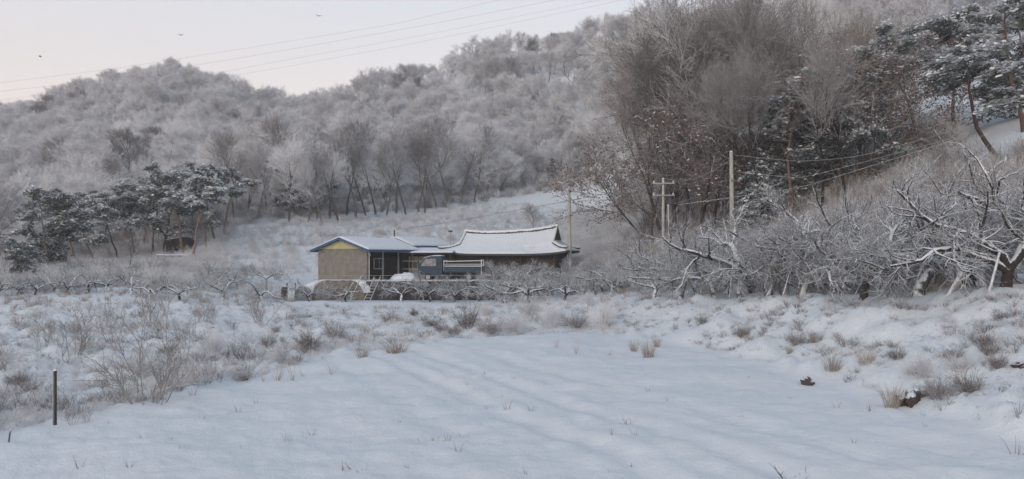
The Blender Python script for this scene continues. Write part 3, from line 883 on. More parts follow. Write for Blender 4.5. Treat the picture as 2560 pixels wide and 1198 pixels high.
k1 = lambda px: np.interp(px, UG, kY[:, 0]); k3 = lambda px: np.interp(px, UG, kY[:, 2]); k4 = lambda px: np.interp(px, UG, kY[:, 3]); k5 = lambda px: np.interp(px, UG, kY[:, 4])
notfarm = lambda X, Y: ~((X > -17.2) & (X < 5) & (Y > 62) & (Y < 86))
scatter("meadow_scrub", rng, 5200, (-300, 1560), (52, 135), BRUSH, (.5, 1.25), "frosted grey scrub covering the meadow between orchard and wood", "scrub",
        keep=lambda px, Y, py, X: (Y > k4(px) - 4) & (Y < k5(px) + 12) & notfarm(X, Y) & ((px < 560) | (px > 1420) | (rng.random(len(px)) < .10)) & ((py > 545) | (rng.random(len(px)) < .2)))
scatter("clearing_grass", rng, 6500, (300, 1500), (72, 150), CLR, (.25, .75), "pale frosted grass and twigs over the white knoll and clearing", "frosted grass",
        keep=lambda px, Y, py, X: (Y < k5(px) + 6) & notfarm(X, Y) & (py < 690))
scatter("slope_undergrowth", rng, 2600, (1540, 2400), (62, 112), BRUSHD + BRUSH + CANE[:1], (1.0, 2.6), "grey brown thicket between the tall trees of the right slope", "thicket",
        keep=lambda px, Y, py, X: (py > np.interp(px, [1540, 1700, 2000, 2150, 2400], [420, 400, 330, 330, 260])) & (py < 600) & ((px < 2080) | (Y < 66)))
scatter("forest_undergrowth", rng, 2600, (-200, 2500), (70, 170), BRUSHD + BRUSH[:2], (.8, 2.0), "frosted undergrowth between the stems along the wood edge", "undergrowth",
        keep=lambda px, Y, py, X: (py < treeline(px) + 8) & (py > treeline(px) - 75) & notfarm(X, Y))
scatter("slope_canes", rng, 4600, (1540, 3000), (28, 78), CANE + BRUSH[:2], (.6, 1.15), "dense upright frosted canes covering the lower right slope", "canes",
        keep=lambda px, Y, py, X: (Y > k4(px) + 1) & (py > np.interp(px, [1540, 1700, 1900, 2100, 2300, 2560, 3000], [520, 510, 510, 470, 420, 400, 360])) & ~((X > 9.0) & (Y > 32.5) & (Y < 39)) & (Y > 29))
scatter("bank_weeds", rng, 2600, (-300, 1570), (14, 66), WEED, (.12, 1.25), "dead brown and frosted weeds poking through the snowy bank", "weeds",
        keep=lambda px, Y, py, X: (Y > k1(px) + .5) & (Y < k3(px) + 2), clump=.8, power=2)
scatter("bank_frost_grass", rng, 6500, (-300, 1570), (13, 64), CLR + WEED[2:], (.08, .36), "fine frosted grass matting the snowy bank", "frosted grass",
        keep=lambda px, Y, py, X: (Y > k1(px) + .3) & (Y < k3(px) + 3), power=2)
scatter("right_bank_weeds", rng, 1700, (1560, 3000), (13, 40), WEED, (.06, .7), "thin dead weeds on the snowy bank below the orchard", "weeds",
        keep=lambda px, Y, py, X: (Y > k1(px) + .2) & (Y < k3(px) - .3), clump=.9, power=2)
scatter("orchard_floor_weeds", rng, 900, (-200, 2900), (19, 75), WEED + TUFT, (.5, 1.2), "frosted weeds and grass under the orchard trees", "weeds",
        keep=lambda px, Y, py, X: (Y > k3(px) + 1.0) & (Y < k4(px) + 3) & notfarm(X, Y) & ((px > 1500) | (px < 740)))

# ------------------------------------------------------------------ the farm
M['blue'] = mat_plain("blue_metal_roof", (.045, .115, .24), (.03, .08, .17), 2, .5, .1)
M['yellow'] = mat_plain("yellow_gable_board", (.56, .50, .27), (.46, .41, .23), 1.5, .8, .2)
M['wallboard'] = mat_plain("beige_block_wall", (.27, .245, .215), (.19, .172, .152), 2.5, .9, .5)
M['tan'] = mat_plain("tan_earth_wall", (.235, .20, .155), (.15, .125, .10), 1.8, .95, .8)
M['darkwall'] = mat_plain("dark_stone_wall", (.085, .078, .072), (.035, .032, .03), 2.2, .95, .9)
M['darkwood'] = mat_plain("dark_wood", (.06, .048, .04), (.03, .025, .022), 6, .8, .3)
M['brownwall'] = mat_plain("brown_plank", (.075, .056, .043), (.045, .035, .028), 5, .85, .3)
M['cream'] = mat_plain("cream_panel", (.44, .41, .34), (.36, .33, .28), 3, .8, .2)
M['glass'] = mat_plain("window_glass", (.05, .06, .07), (.03, .035, .045), 2, .15, 0)
M['metal'] = mat_plain("galvanised_metal", (.42, .43, .44), (.32, .33, .34), 5, .55, .1, .3)
M['iced_glass'] = mat_plain("iced_glass", (.34, .33, .33), (.16, .16, .17), 5, .5, .3)
M['white'] = mat_plain("white_paint", (.70, .70, .69), (.55, .55, .55), 6, .6, .1)
M['truckblue'] = mat_plain("truck_blue_paint", (.012, .045, .085), (.008, .03, .06), 3, .5, 0)
M['rubber'] = mat_plain("tyre_rubber", (.03, .03, .03), (.02, .02, .02), 8, .9, .2)
M['frost_paint'] = mat_snowed("frosted_truck_paint", (.012, .045, .085), .1, SNOW, 6, 0, .3)
M['tile'] = mat_snowed("roof_tile", (.075, .075, .08), .30, SNOW, 3, 0, .05)
M['tarp_grey'] = mat_snowed("grey_tarpaulin", (.22, .23, .25), -.15, SNOW, 3, 0, .1)
M['net_black'] = mat_plain("black_shade_net", (.03, .03, .03), (.015, .015, .015), 9, .9, .3)
M['red'] = mat_plain("tail_lamp_red", (.35, .03, .02), None, 3, .3, 0)
M['orange'] = mat_plain("indicator_orange", (.6, .22, .03), None, 3, .3, 0)

def snow_slab(b, pts, th, nx=24, ny=12, seed=0, edge=.12):
    """snow lying on the quad pts (a,b,c,d): lumpy top, rounded edges, closed"""
    r = np.random.default_rng(seed)
    a, b2, c, d = [np.array(p, float) for p in pts]
    u = np.linspace(0, 1, nx)[:, None, None]; v = np.linspace(0, 1, ny)[None, :, None]
    P = (1 - u) * (1 - v) * a + u * (1 - v) * b2 + u * v * c + (1 - u) * v * d
    lump = fbm(P[..., 0] + seed * 7, P[..., 1] + P[..., 2], .9, 3)
    e = np.minimum(np.minimum(u[..., 0], 1 - u[..., 0]) * np.linalg.norm(b2 - a), np.minimum(v[..., 0], 1 - v[..., 0]) * np.linalg.norm(d - a))
    h = th * (1 + .35 * lump) * (.35 + .65 * np.clip(e / edge, 0, 1) ** .6)
    T = P.copy(); T[..., 2] += h; B = P.copy(); B[..., 2] += .003
    n = nx * ny
    idx = np.arange(n).reshape(nx, ny)
    q = np.stack([idx[:-1, :-1], idx[1:, :-1], idx[1:, 1:], idx[:-1, 1:]], -1).reshape(-1, 4)
    loop = np.concatenate([idx[:, 0], idx[-1, 1:], idx[-2::-1, -1], idx[0, -2:0:-1]])
    nl = np.roll(loop, -1)
    side = np.stack([loop + n, nl + n, nl, loop], 1)
    b.add(np.concatenate([T.reshape(-1, 3), B.reshape(-1, 3)]), np.concatenate([q, q[:, ::-1] + n, side]))

PZ = PADZ
def world_at(px, Y, z): return ((px - 1280) / F * Y, Y, z)

# blue edged gable shed. local x along the gable wall (0 at its near right corner), local y along the side
shed = empty('shed', world_at(917, 68.3, PZ), math.radians(-25), "low shed with blue roof edges, yellow gable and open dark porch side", 'shed')
W_, L_, EH, AH = 4.6, 7.0, 2.5, 3.36
b = MB(); b.box((-W_ / 2, .08, EH / 2 - .15), (W_, .16, EH + .3)); b.box((-W_ / 2 - .65, L_ / 2 + .2, EH / 2 - .15), (W_ - 1.3, L_ - .3, EH + .28))
link('wall', b.mesh('wall', M['wallboard']), shed)
b = MB(); b.prism([(-W_ + .1, EH + .02), (-.1, EH + .02), (-W_ / 2, AH - .09)], 'y', -.06, .10)
link('gable_panel', b.mesh('gable_panel', M['yellow']), shed)
OV = .42
sl = (AH - EH) / (W_ / 2 + .12)
xe0, xe1 = -W_ - OV, OV
ze = AH - sl * (W_ / 2 + OV)
b = MB()
b.prism([(-W_ / 2, AH), (-W_ / 2, AH + .06), (xe1, ze + .06), (xe1, ze)], 'y', -OV, L_ + OV)
b.prism([(-W_ / 2, AH), (xe0, ze), (xe0, ze + .06), (-W_ / 2, AH + .06)], 'y', -OV, L_ + OV)
rf = link('roof', b.mesh('roof', M['blue']), shed)
b = MB(); snow_slab(b, [(-W_ / 2, -OV - .04, AH + .06), (xe1 + .04, -OV - .04, ze + .06), (xe1 + .04, L_ + OV, ze + .06), (-W_ / 2, L_ + OV, AH + .06)], .13, 20, 40, 1)
snow_slab(b, [(xe0 - .04, -OV - .04, ze + .06), (-W_ / 2, -OV - .04, AH + .06), (-W_ / 2, L_ + OV, AH + .06), (xe0 - .04, L_ + OV, ze + .06)], .13, 20, 40, 2)
link('roof_snow', b.mesh('roof_snow', M['snow'], True), rf)
for nm, x0, z0, x1, z1 in (('rake_board', -W_ / 2, AH, xe1, ze), ('rake_board', -W_ / 2, AH, xe0, ze)):
    b = MB(); b.prism([(x0, z0 - .13), (x1, z1 - .13), (x1, z1 + .055), (x0, z0 + .055)], 'y', -OV - .045, -OV - .004)
    link(nm, b.mesh(nm, M['blue']), shed)
for x in (xe0 - .05, xe1 + .05):
    b = MB(); b.box((x, L_ / 2, ze - .03), (.09, L_ + 2 * OV, .17)); link('eave_gutter', b.mesh('eave_gutter', M['blue']), shed)
b = MB(); b.bar((xe1 - .02, -OV + .1, ze - .12), (.06, .22, ze - .5), .04, 0, 8); b.bar((.06, .22, ze - .5), (.06, .22, .0), .04, 0, 8)
link('downpipe', b.mesh('downpipe', M['white'], True), shed)
for y in (2.3, 4.6, 6.8):
    b = MB(); b.box((-.05, y, EH / 2 - .1), (.1, .1, EH + .2)); link('porch_post', b.mesh('porch_post', M['metal']), shed)
b = MB(); b.box((-.06, L_ / 2 + .1, EH - .02), (.11, L_ - .3, .12)); link('porch_beam', b.mesh('porch_beam', M['darkwood']), shed)
b = MB(); b.box((-1.27, L_ / 2 + .2, 1.1), (.05, L_ - .4, 2.4)); link('inner_wall', b.mesh('inner_wall', M['darkwood']), shed)
for y, w in ((1.4, 1.0), (5.6, 1.1)):
    b = MB(); b.box((-1.22, y, 1.0), (.04, w, 2.0)); d = link('door', b.mesh('door', M['brownwall']), shed)
    b = MB(); b.box((-1.18, y + w / 2 - .1, 1.0), (.04, .03, .16)); link('handle', b.mesh('handle', M['metal']), d)
b = MB(); b.box((-1.22, 3.5, 1.35), (.05, 1.4, .9)); wf = link('window', b.mesh('window', M['white']), shed)
b = MB(); b.box((-1.185, 3.16, 1.35), (.02, .6, .78)); b.box((-1.185, 3.84, 1.35), (.02, .6, .78)); link('pane', b.mesh('pane', M['glass']), wf)
b = MB(); b.prism([(.23 * math.cos(a) , .23 * math.sin(a) + 2.02) for a in np.linspace(0, 6.28, 13)[:-1]], 'x', -.35, -.30)
lampm = b.mesh('porch_disc', M['white'])
link('round_lamp', lampm, shed, (0, 1.1, 0), 0, (1, .6, .6)).location = (0.2, .55, .85)

# second shed behind
s2 = empty('shed', world_at(1031, 77, PZ + .35), math.radians(-25), "smaller grey shed with snowy roof right behind the yellow gabled shed", 'shed')
W2, L2, E2, A2 = 3.0, 6.6, 2.55, 3.15
b = MB(); b.box((-W2 / 2, L2 / 2, E2 / 2 - .4), (W2, L2, E2 + .8)); b.prism([(-W2, E2), (0, E2), (-W2 / 2, A2 - .1)], 'y', .02, L2 - .02)
link('wall', b.mesh('wall', M['darkwall']), s2)
b = MB()
sl2 = (A2 - E2) / (W2 / 2); z2 = A2 - sl2 * (W2 / 2 + .3)
b.prism([(-W2 / 2, A2), (-W2 / 2, A2 + .06), (.3, z2 + .06), (.3, z2)], 'y', -.35, L2 + .35)
b.prism([(-W2 / 2, A2), (-W2 - .3, z2), (-W2 - .3, z2 + .06), (-W2 / 2, A2 + .06)], 'y', -.35, L2 + .35)
rf = link('roof', b.mesh('roof', M['blue']), s2)
b = MB(); snow_slab(b, [(-W2 / 2, -.38, A2 + .06), (.33, -.38, z2 + .06), (.33, L2 + .35, z2 + .06), (-W2 / 2, L2 + .35, A2 + .06)], .16, 16, 34, 3)
snow_slab(b, [(-W2 - .33, -.38, z2 + .06), (-W2 / 2, -.38, A2 + .06), (-W2 / 2, L2 + .35, A2 + .06), (-W2 - .33, L2 + .35, z2 + .06)], .2, 16, 34, 4)
link('roof_snow', b.mesh('roof_snow', M['snow'], True), rf)
b = MB(); b.prism([(-W2 / 2, A2 - .14), (.3, z2 - .14), (.3, z2 + .05), (-W2 / 2, A2 + .05)], 'y', -.40, -.36); b.prism([(-W2 / 2, A2 - .14), (-W2 / 2, A2 + .05), (-W2 - .3, z2 + .05), (-W2 - .3, z2 - .14)], 'y', -.40, -.36)
link('rake_board', b.mesh('rake_board', M['metal']), s2)
b = MB(); b.box((.36, L2 / 2, z2 - .03), (.08, L2 + .7, .14)); link('eave_gutter', b.mesh('eave_gutter', M['blue']), s2)
# lean-to with cream doors in front of it
s3 = empty('lean_to', world_at(1000, 73.2, PZ), math.radians(-8), "lean-to with thin snowy roof and cream doors between shed and truck cab", 'lean-to')
b = MB(); b.box((2.1, 1.6, 1.1), (4.0, .12, 2.4)); b.box((4.04, 3.0, 1.1), (.12, 2.8, 2.4)); b.box((.16, 3.0, 1.1), (.12, 2.8, 2.4)); link('wall', b.mesh('wall', M['darkwood']), s3)
b = MB(); b.prism([(0.0, 2.18), (0.0, 2.24), (4.6, 2.62), (4.6, 2.56)], 'x', .0, 4.4)
rf = link('roof', b.mesh('roof', M['blue']), s3)
b = MB(); snow_slab(b, [(-.03, -.03, 2.24), (4.43, -.03, 2.24), (4.43, 4.6, 2.62), (-.03, 4.6, 2.62)], .1, 30, 20, 5); link('roof_snow', b.mesh('roof_snow', M['snow'], True), rf)
for x in (.12, 2.1, 4.2):
    b = MB(); b.box((x, .2, 1.08), (.09, .09, 2.3)); link('post', b.mesh('post', M['brownwall']), s3)
for x in (.75, 1.62, 2.5):
    b = MB(); b.box((x, 1.51, .95), (.8, .05, 1.95)); d = link('door', b.mesh('door', M['cream']), s3)
    b = MB(); b.box((x, 1.475, 1.35), (.6, .02, .8)); link('pane', b.mesh('pane', M['glass']), d)
    b = MB(); b.box((x + .33, 1.46, .9), (.03, .04, .14)); link('handle', b.mesh('handle', M['metal']), d)
b = MB(); b.box((2.15, .22, 1.55), (4.1, .05, .06)); b.box((2.15, .22, .9), (4.1, .05, .06)); link('rail', b.mesh('rail', M['cream']), s3)

# tiled farmhouse: hip and gable roof with upturned ends
RX, RY = 5.45, 3.4
hr_ = lambda x: 3.86 + .30 * (np.abs(x) / 4.1) ** 3 + .05 * x
he_ = lambda x: 2.15 + .28 * (np.abs(x) / RX) ** 4
XG = 4.0
house = empty('farmhouse', world_at(1277, 76.0, PZ), math.radians(-13), "long farmhouse with snow covered tiled roof and upturned ridge ends", 'farmhouse')
b = MB(); b.box((0, .1, 1.0), (8.9, 5.0, 2.4)); wl_ = link('wall', b.mesh('wall', M['brownwall']), house)
def roof_h(x, y):
    f = np.clip(1 - np.abs(y) / RY, 0, 1)
    zf = he_(x) + (hr_(np.clip(x, -XG, XG)) - he_(x)) * (f ** 1.25)
    g = np.clip((RX - np.abs(x)) / (RX - XG), 0, 1)
    zh = he_(x) + .28 * (np.abs(y) / RY) ** 4 * 0 + (1.05) * g ** 1.2
    return np.where(np.abs(x) > XG, np.minimum(zf, zh), zf)
gx = np.unique(np.concatenate([np.linspace(-RX, RX, 90), [-XG - .01, -XG + .01, XG - .01, XG + .01]])); gy = np.linspace(-RY, RY, 50)
GX, GY = np.meshgrid(gx, gy, indexing='ij')
def shell(b, GX, GY, top, bot):
    n = GX.size; idx = np.arange(n).reshape(GX.shape)
    q = np.stack([idx[:-1, :-1], idx[1:, :-1], idx[1:, 1:], idx[:-1, 1:]], -1).reshape(-1, 4)
    loop = np.concatenate([idx[:, 0], idx[-1, 1:], idx[-2::-1, -1], idx[0, -2:0:-1]]); nl = np.roll(loop, -1)
    b.add(np.concatenate([np.stack([GX, GY, top], -1).reshape(-1, 3), np.stack([GX, GY, bot], -1).reshape(-1, 3)]),
          np.concatenate([q, q[:, ::-1] + n, np.stack([loop + n, nl + n, nl, loop], 1)]))
b = MB(); zt = roof_h(GX, GY); shell(b, GX, GY, zt, zt - .16)
rf = link('roof', b.mesh('roof', M['tile']), house)
b = MB(); k = .985
edge = np.minimum(RX - np.abs(GX), RY - np.abs(GY))
lump = .11 + .05 * fbm(GX, GY, 1.3, 3) + .03 * np.cos(GX * 2 * math.pi / .3) * (np.abs(GX) < XG)
bare = fbm(GX + 3, GY, .9, 3)
melt = np.where((GX > 1.5) & (GY < -1.9), np.clip((.28 - bare) * 3, 0, 1), 1)
shell(b, GX * k, GY * k, zt + .004 + lump * np.clip(.4 + edge * 3, 0, 1) * melt - .03 * (1 - melt), zt - .02)
link('roof_snow', b.mesh('roof_snow', M['snow'], True), rf)
def ridge(pts, r, name='roof_ridge'):
    P = np.array([pts]); b = MB()
    v, f = tubes(P, np.full(P.shape[:2], r), 8); b.add(v, f)
    v, f = tubes(P + [0, 0, r * .95], np.full(P.shape[:2], r * .85), 8); b.add(v, f, 1)
    link(name, b.mesh(name, [M['tile'], M['snow']], True), house)
rxs = np.linspace(-XG - .1, XG + .1, 16)
ridge([(x, 0, hr_(x) + .12) for x in rxs], .13)
for sx in (-1, 1):
    for sy in (-1, 1):
        ys2 = np.linspace(0, .56, 6) * RY
        ridge([(sx * (XG + .02), sy * y, float(roof_h(np.array(sx * (XG - .05)), np.array(y))) + .10) for y in ys2], .10)
        ridge([(sx * (XG + (RX - XG) * t), sy * RY * (.56 + .43 * t), float(roof_h(np.array(sx * (XG + .05 + (RX - XG - .06) * t)), np.array(RY * (.56 + .43 * t)))) + .10 + .12 * t * t) for t in np.linspace(0, 1, 7)], .09)
for x in (-3.9, -2.2, -.5, 1.3, 3.0):
    b = MB(); b.box((x, -2.43, 1.0), (.95, .06, 1.7)); d = link('door', b.mesh('door', M['darkwood']), house)
    b = MB(); b.box((x, -2.475, 1.15), (.7, .03, 1.2)); link('pane', b.mesh('pane', M['brownwall']), d)
for x in (-4.3, -1.4, 1.5, 4.3):
    b = MB(); b.bar((x, -2.75, -.1), (x, -2.75, 2.35), .09, 0, 10); link('pillar', b.mesh('pillar', M['brownwall'], True), house)
for sx in (-1, 1):
    b = MB(); b.prism([(-1.2, 3.3), (1.2, 3.3), (0, 4.1)], 'x', sx * (XG + .03), sx * (XG + .07)); link('gable_panel', b.mesh('gable_panel', M['darkwood']), house)

# retaining walls
def rough_wall(name, x0, x1, y0, th, ztop, zbot, mat, label, cat, roundl=0, seed=0, topsnow=True, rz=0):
    r = np.random.default_rng(seed)
    n = int((x1 - x0) / .18) + 2; m = 9
    u = np.linspace(x0, x1, n); root = empty(name, ((x0 + x1) / 2, y0, zbot), 0, label, cat)
    cx = (x0 + x1) / 2
    tops = ztop - zbot + .05 * fbm(u, u * 0 + seed, .8, 3)
    if roundl: 
        q = np.clip(np.minimum((u - x0), (x1 - u)) / roundl, 0, 1); tops = tops * (.35 + .65 * np.sqrt(1 - (1 - q) ** 2))
    V = []
    ks = np.linspace(0, 1, m)
    X = np.repeat(u[:, None], m, 1); Z = -.3 + (tops[:, None] + .3) * ks[None]
    Y = -.10 * (1 - ks[None]) + .07 * fbm(X, Z * 1.5 + seed, 2.2, 3)
    V = np.stack([X - cx, Y, Z], -1); Vb = V.copy(); Vb[..., 1] = th
    b = MB(); idx = np.arange(n * m).reshape(n, m)
    q = np.stack([idx[:-1, :-1], idx[1:, :-1], idx[1:, 1:], idx[:-1, 1:]], -1).reshape(-1, 4)
    loop = np.concatenate([idx[:, 0], idx[-1, 1:], idx[-2::-1, -1], idx[0, -2:0:-1]]); nl = np.roll(loop, -1)
    b.add(np.concatenate([V.reshape(-1, 3), Vb.reshape(-1, 3)]), np.concatenate([q, q[:, ::-1] + n * m, np.stack([loop + n * m, nl + n * m, nl, loop], 1)]))
    link('masonry', b.mesh('masonry', mat), root)
    if topsnow:
        b = MB(); P = np.stack([u - cx, np.full(n, th / 2 - .02), tops + .03], 1)[None]
        v, f = tubes(P, np.full((1, n), 1.) * (th / 2 + .05), 10)
        v = v.copy(); base = np.repeat(P[0], 10, 0)[:, 2]
        v[:, 2] = base + .02 + (v[:, 2] - base) * (.045 / (th / 2)) + .01 * fbm(v[:, 0], v[:, 1], 3)
        b.add(v, f); link('snow_cap', b.mesh('snow_cap', M['snow'], True), root)
rough_wall('retaining_wall', -14.9, -10.9, 65.85, 1.9, PADZ + .12, FRZ, M['tan'], "tan round shouldered earth wall below the yellow gabled shed", 'wall', 1.1, 3)
rough_wall('retaining_wall', -10.85, -1.3, 65.95, 1.8, PADZ + .06, FRZ, M['darkwall'], "dark stained stone wall below the truck with a snowy top", 'wall', 0, 8)
# railing on the wall
rl = empty('railing', (-8, 66.25, PADZ), 0, "thin pale railing running along the top of the walls before the truck", 'railing')
b = MB()
for z in (.22, .5): b.bar((-6.8, 0, z), (6.4, 0, z), .013, 0, 6)
link('rail', b.mesh('rail', M['metal'], True), rl)
for x in np.arange(-6.8, 6.5, 1.65):
    b = MB(); b.bar((x, 0, -.3), (x, 0, .52), .016, 0, 6); link('post', b.mesh('post', M['metal'], True), rl)
# ladder
la = empty('ladder', world_at(915, 65.2, FRZ), 0, "pale ladder leaning on the wall where tan earth meets dark stone", 'ladder')
top = np.array([.72, .62, 1.75])
for dx in (0, .45):
    b = MB(); b.bar((dx - .2, 0, -.1), tuple(top + [dx - .2, 0, 0]), .028, 0, 6); link('stile', b.mesh('stile', M['white'], True), la)
for i in range(1, 8):
    t = i / 8; b = MB(); p = top * t; b.bar((p[0] - .2, p[1], p[2] - .02), (p[0] + .25, p[1], p[2] - .02), .02, 0, 6); link('rung', b.mesh('rung', M['white'], True), la)
# grey tarpaulin tunnel
x, y, z = at(757, 65.2)
gt = empty('tarp_tunnel', (x, y, FRZ - .05), 0, "small grey tarpaulin covered arch left of the tan wall", 'tunnel')
b = MB(); arc = [(.62 * math.cos(a), 1.12 * math.sin(a)) for a in np.linspace(0, math.pi, 14)]
P = np.array([[[q[0], yy, q[1]] for q in arc] for yy in np.linspace(0, 1.6, 6)])
idx = np.arange(6 * 14).reshape(6, 14); q = np.stack([idx[:-1, :-1], idx[1:, :-1], idx[1:, 1:], idx[:-1, 1:]], -1).reshape(-1, 4)
b.add(P.reshape(-1, 3), q); b.add(P[0], [list(range(14))])
link('cover', b.mesh('cover', M['tarp_grey']), gt)
b = MB(); v, f = tubes(np.array([[[q[0] * 1.03, -.02, q[1] * 1.03] for q in arc]]), np.full((1, 14), .035), 6); b.add(v, f); link('hoop', b.mesh('hoop', M['prop'], True), gt)
# shelf rack
x, y, z = at(727, 64.8)
rk = empty('shelf_rack', (x, y, FRZ - .02), .1, "small pale shelf rack standing left of the grey arch", 'rack')
for i in range(4):
    b = MB(); b.box((0, .2, .2 + .3 * i), (.62, .4, .035)); link('shelf', b.mesh('shelf', M['white']), rk)
for sx in (-.3, .3):
    b = MB(); b.box((sx, .03, .65), (.04, .04, 1.35)); b.box((sx, .37, .65), (.04, .04, 1.35)); link('upright', b.mesh('upright', M['darkwood']), rk)
b = MB(); b.box((-.55, .3, .5), (.32, .4, 1.1)); link('back_board', b.mesh('back_board', M['darkwood']), rk)
# heap under snow
b = MB(); gx = np.linspace(-1.15, 1.15, 24); gy = np.linspace(-.9, .9, 18); A, B_ = np.meshgrid(gx, gy, indexing='ij')
hh = .74 * np.clip(1 - (A / 1.15) ** 2, 0, 1) ** .7 * np.clip(1 - (B_ / .9) ** 2, 0, 1) ** .6 * (1 + .7 * fbm(A, B_, 1.1)); shell(b, A, B_, hh - .04, hh * 0 - .3)
tag(link('woodpile', b.mesh('woodpile', M['snow'], True), None, world_at(1010, 69.5, PADZ + .02)), "low heap fully buried in snow in front of the truck cab", 'heap')

# pickup truck facing left
tk = empty('truck', world_at(1129, 70.0, PADZ + .02), math.radians(-4), "dark blue cab-over pickup truck with pale bed frame, snow on its cab", 'truck')
# local x: forward is -x. total 5.0 m
b = MB()
prof = [(-2.5, .38), (-2.56, .8), (-2.5, 1.12), (-2.32, 1.48), (-2.08, 1.76), (-1.85, 1.89), (-1.5, 1.94), (-.78, 1.95), (-.66, 1.86), (-.62, .38)]
b.prism([(p, q) for p, q in prof], 'y', -.82, .82)
cab = link('cab', b.mesh('cab', M['truckblue']), tk)
b = MB()
for s_ in (-1, 1): b.prism([(-2.30, 1.16), (-2.12, 1.54), (-1.92, 1.72), (-1.12, 1.76), (-1.12, 1.16)], 'y', s_ * .822, s_ * .835)
link('side_window', b.mesh('side_window', M['iced_glass']), cab)
b = MB()
for s_ in (-1, 1): b.prism([(-.98, .5), (-.98, 1.8), (-.945, 1.8), (-.945, .5)], 'y', s_ * .822, s_ * .83)
link('door_edge', b.mesh('door_edge', M['rubber']), cab)
b = MB(); b.add([(-2.50, -.74, 1.15), (-2.50, .74, 1.15), (-2.325, .74, 1.49), (-2.325, -.74, 1.49), (-2.09, .74, 1.765), (-2.09, -.74, 1.765)], [[0, 1, 2, 3], [3, 2, 4, 5]]); link('windscreen', b.mesh('windscreen', M['glass']), cab)
b = MB(); snow_slab(b, [(-2.36, -.84, 1.42), (-2.06, -.84, 1.78), (-2.06, .84, 1.78), (-2.36, .84, 1.42)], .05, 10, 16, 9, .3)
snow_slab(b, [(-2.08, -.84, 1.78), (-1.5, -.84, 1.94), (-1.5, .84, 1.94), (-2.08, .84, 1.78)], .06, 10, 14, 19, .3)
snow_slab(b, [(-1.5, -.84, 1.94), (-.66, -.84, 1.95), (-.66, .84, 1.95), (-1.5, .84, 1.94)], .07, 16, 14, 11, .3)
link('cab_snow', b.mesh('cab_snow', M['snow'], True), cab)
for s_ in (-1, 1):
    b = MB(); b.box((-2.53, s_ * .6, .72), (.05, .26, .17)); link('headlight', b.mesh('headlight', M['white']), tk)
    b = MB(); b.box((-2.5, s_ * .95, 1.45), (.08, .14, .26)); b.bar((-2.4, s_ * .82, 1.3), (-2.5, s_ * .93, 1.4), .015); link('mirror', b.mesh('mirror', M['rubber']), tk)
    b = MB(); b.box((-1.2, s_ * .835, 1.0), (.14, .02, .03)); link('door_handle', b.mesh('door_handle', M['rubber']), tk)
    b = MB(); b.box((2.52, s_ * .7, .62), (.04, .2, .12)); link('tail_lamp', b.mesh('tail_lamp', M['red']), tk)
b = MB(); b.box((-2.53, 0, .45), (.1, 1.6, .18)); link('bumper', b.mesh('bumper', M['rubber']), tk)
b = MB(); b.box((.82, 0, .52), (3.3, 1.0, .16)); link('chassis', b.mesh('chassis', M['rubber']), tk)
b = MB(); b.box((1.0, 0, .72), (3.02, 1.64, .08)); link('bed_floor', b.mesh('bed_floor', M['truckblue']), tk)
for s_ in (-1, 1):
    b = MB(); b.box((1.0, s_ * .82, .95), (3.0, .04, .36)); 
    for x in np.arange(-.4, 2.4, .44): b.box((x, s_ * .845, .95), (.05, .02, .34))
    d = link('bed_side', b.mesh('bed_side', M['truckblue']), tk)
    b = MB(); snow_slab(b, [(-.48, s_ * .82 - .04, 1.131), (2.5, s_ * .82 - .04, 1.131), (2.5, s_ * .82 + .04, 1.131), (-.48, s_ * .82 + .04, 1.131)], .05, 30, 4, 13, .02); link('side_snow', b.mesh('side_snow', M['snow'], True), d)
b = MB(); b.box((2.5, 0, .95), (.04, 1.62, .36)); link('tailgate', b.mesh('tailgate', M['truckblue']), tk)
b = MB(); snow_slab(b, [(-.48, -.78, .761), (2.46, -.78, .761), (2.46, .78, .761), (-.48, .78, .761)], .16, 30, 14, 14, .2); link('bed_snow', b.mesh('bed_snow', M['snow'], True), tk)
for s_ in (-1, 1):
    b = MB(); b.bar((-.5, s_ * .8, .8), (-.5, s_ * .8, 1.62), .03); b.bar((2.45, s_ * .8, .5), (2.45, s_ * .8, 1.68), .05); b.bar((-.5, s_ * .8, 1.52), (2.45, s_ * .8, 1.58), .04); b.bar((-.5, s_ * .8, 1.30), (2.45, s_ * .8, 1.3), .02)
    link('bed_frame', b.mesh('bed_frame', M['white'], True), tk)
b = MB(); b.bar((-.5, -.8, 1.6), (-.5, .8, 1.6), .03); b.bar((2.45, -.8, 1.66), (2.45, .8, 1.66), .03); link('cross_bar', b.mesh('cross_bar', M['white'], True), tk)
for x in (-1.75, 1.45):
    for s_ in (-1, 1):
        b = MB(); b.prism([(x + .30 * math.cos(a), .30 + .30 * math.sin(a)) for a in np.linspace(0, 2 * math.pi, 21)[:-1]], 'y', s_ * .62, s_ * .83); w = link('wheel', b.mesh('wheel', M['rubber']), tk)
        b = MB(); b.prism([(x + .17 * math.cos(a), .30 + .17 * math.sin(a)) for a in np.linspace(0, 2 * math.pi, 15)[:-1]], 'y', s_ * .832, s_ * .845); link('rim', b.mesh('rim', M['metal']), w)

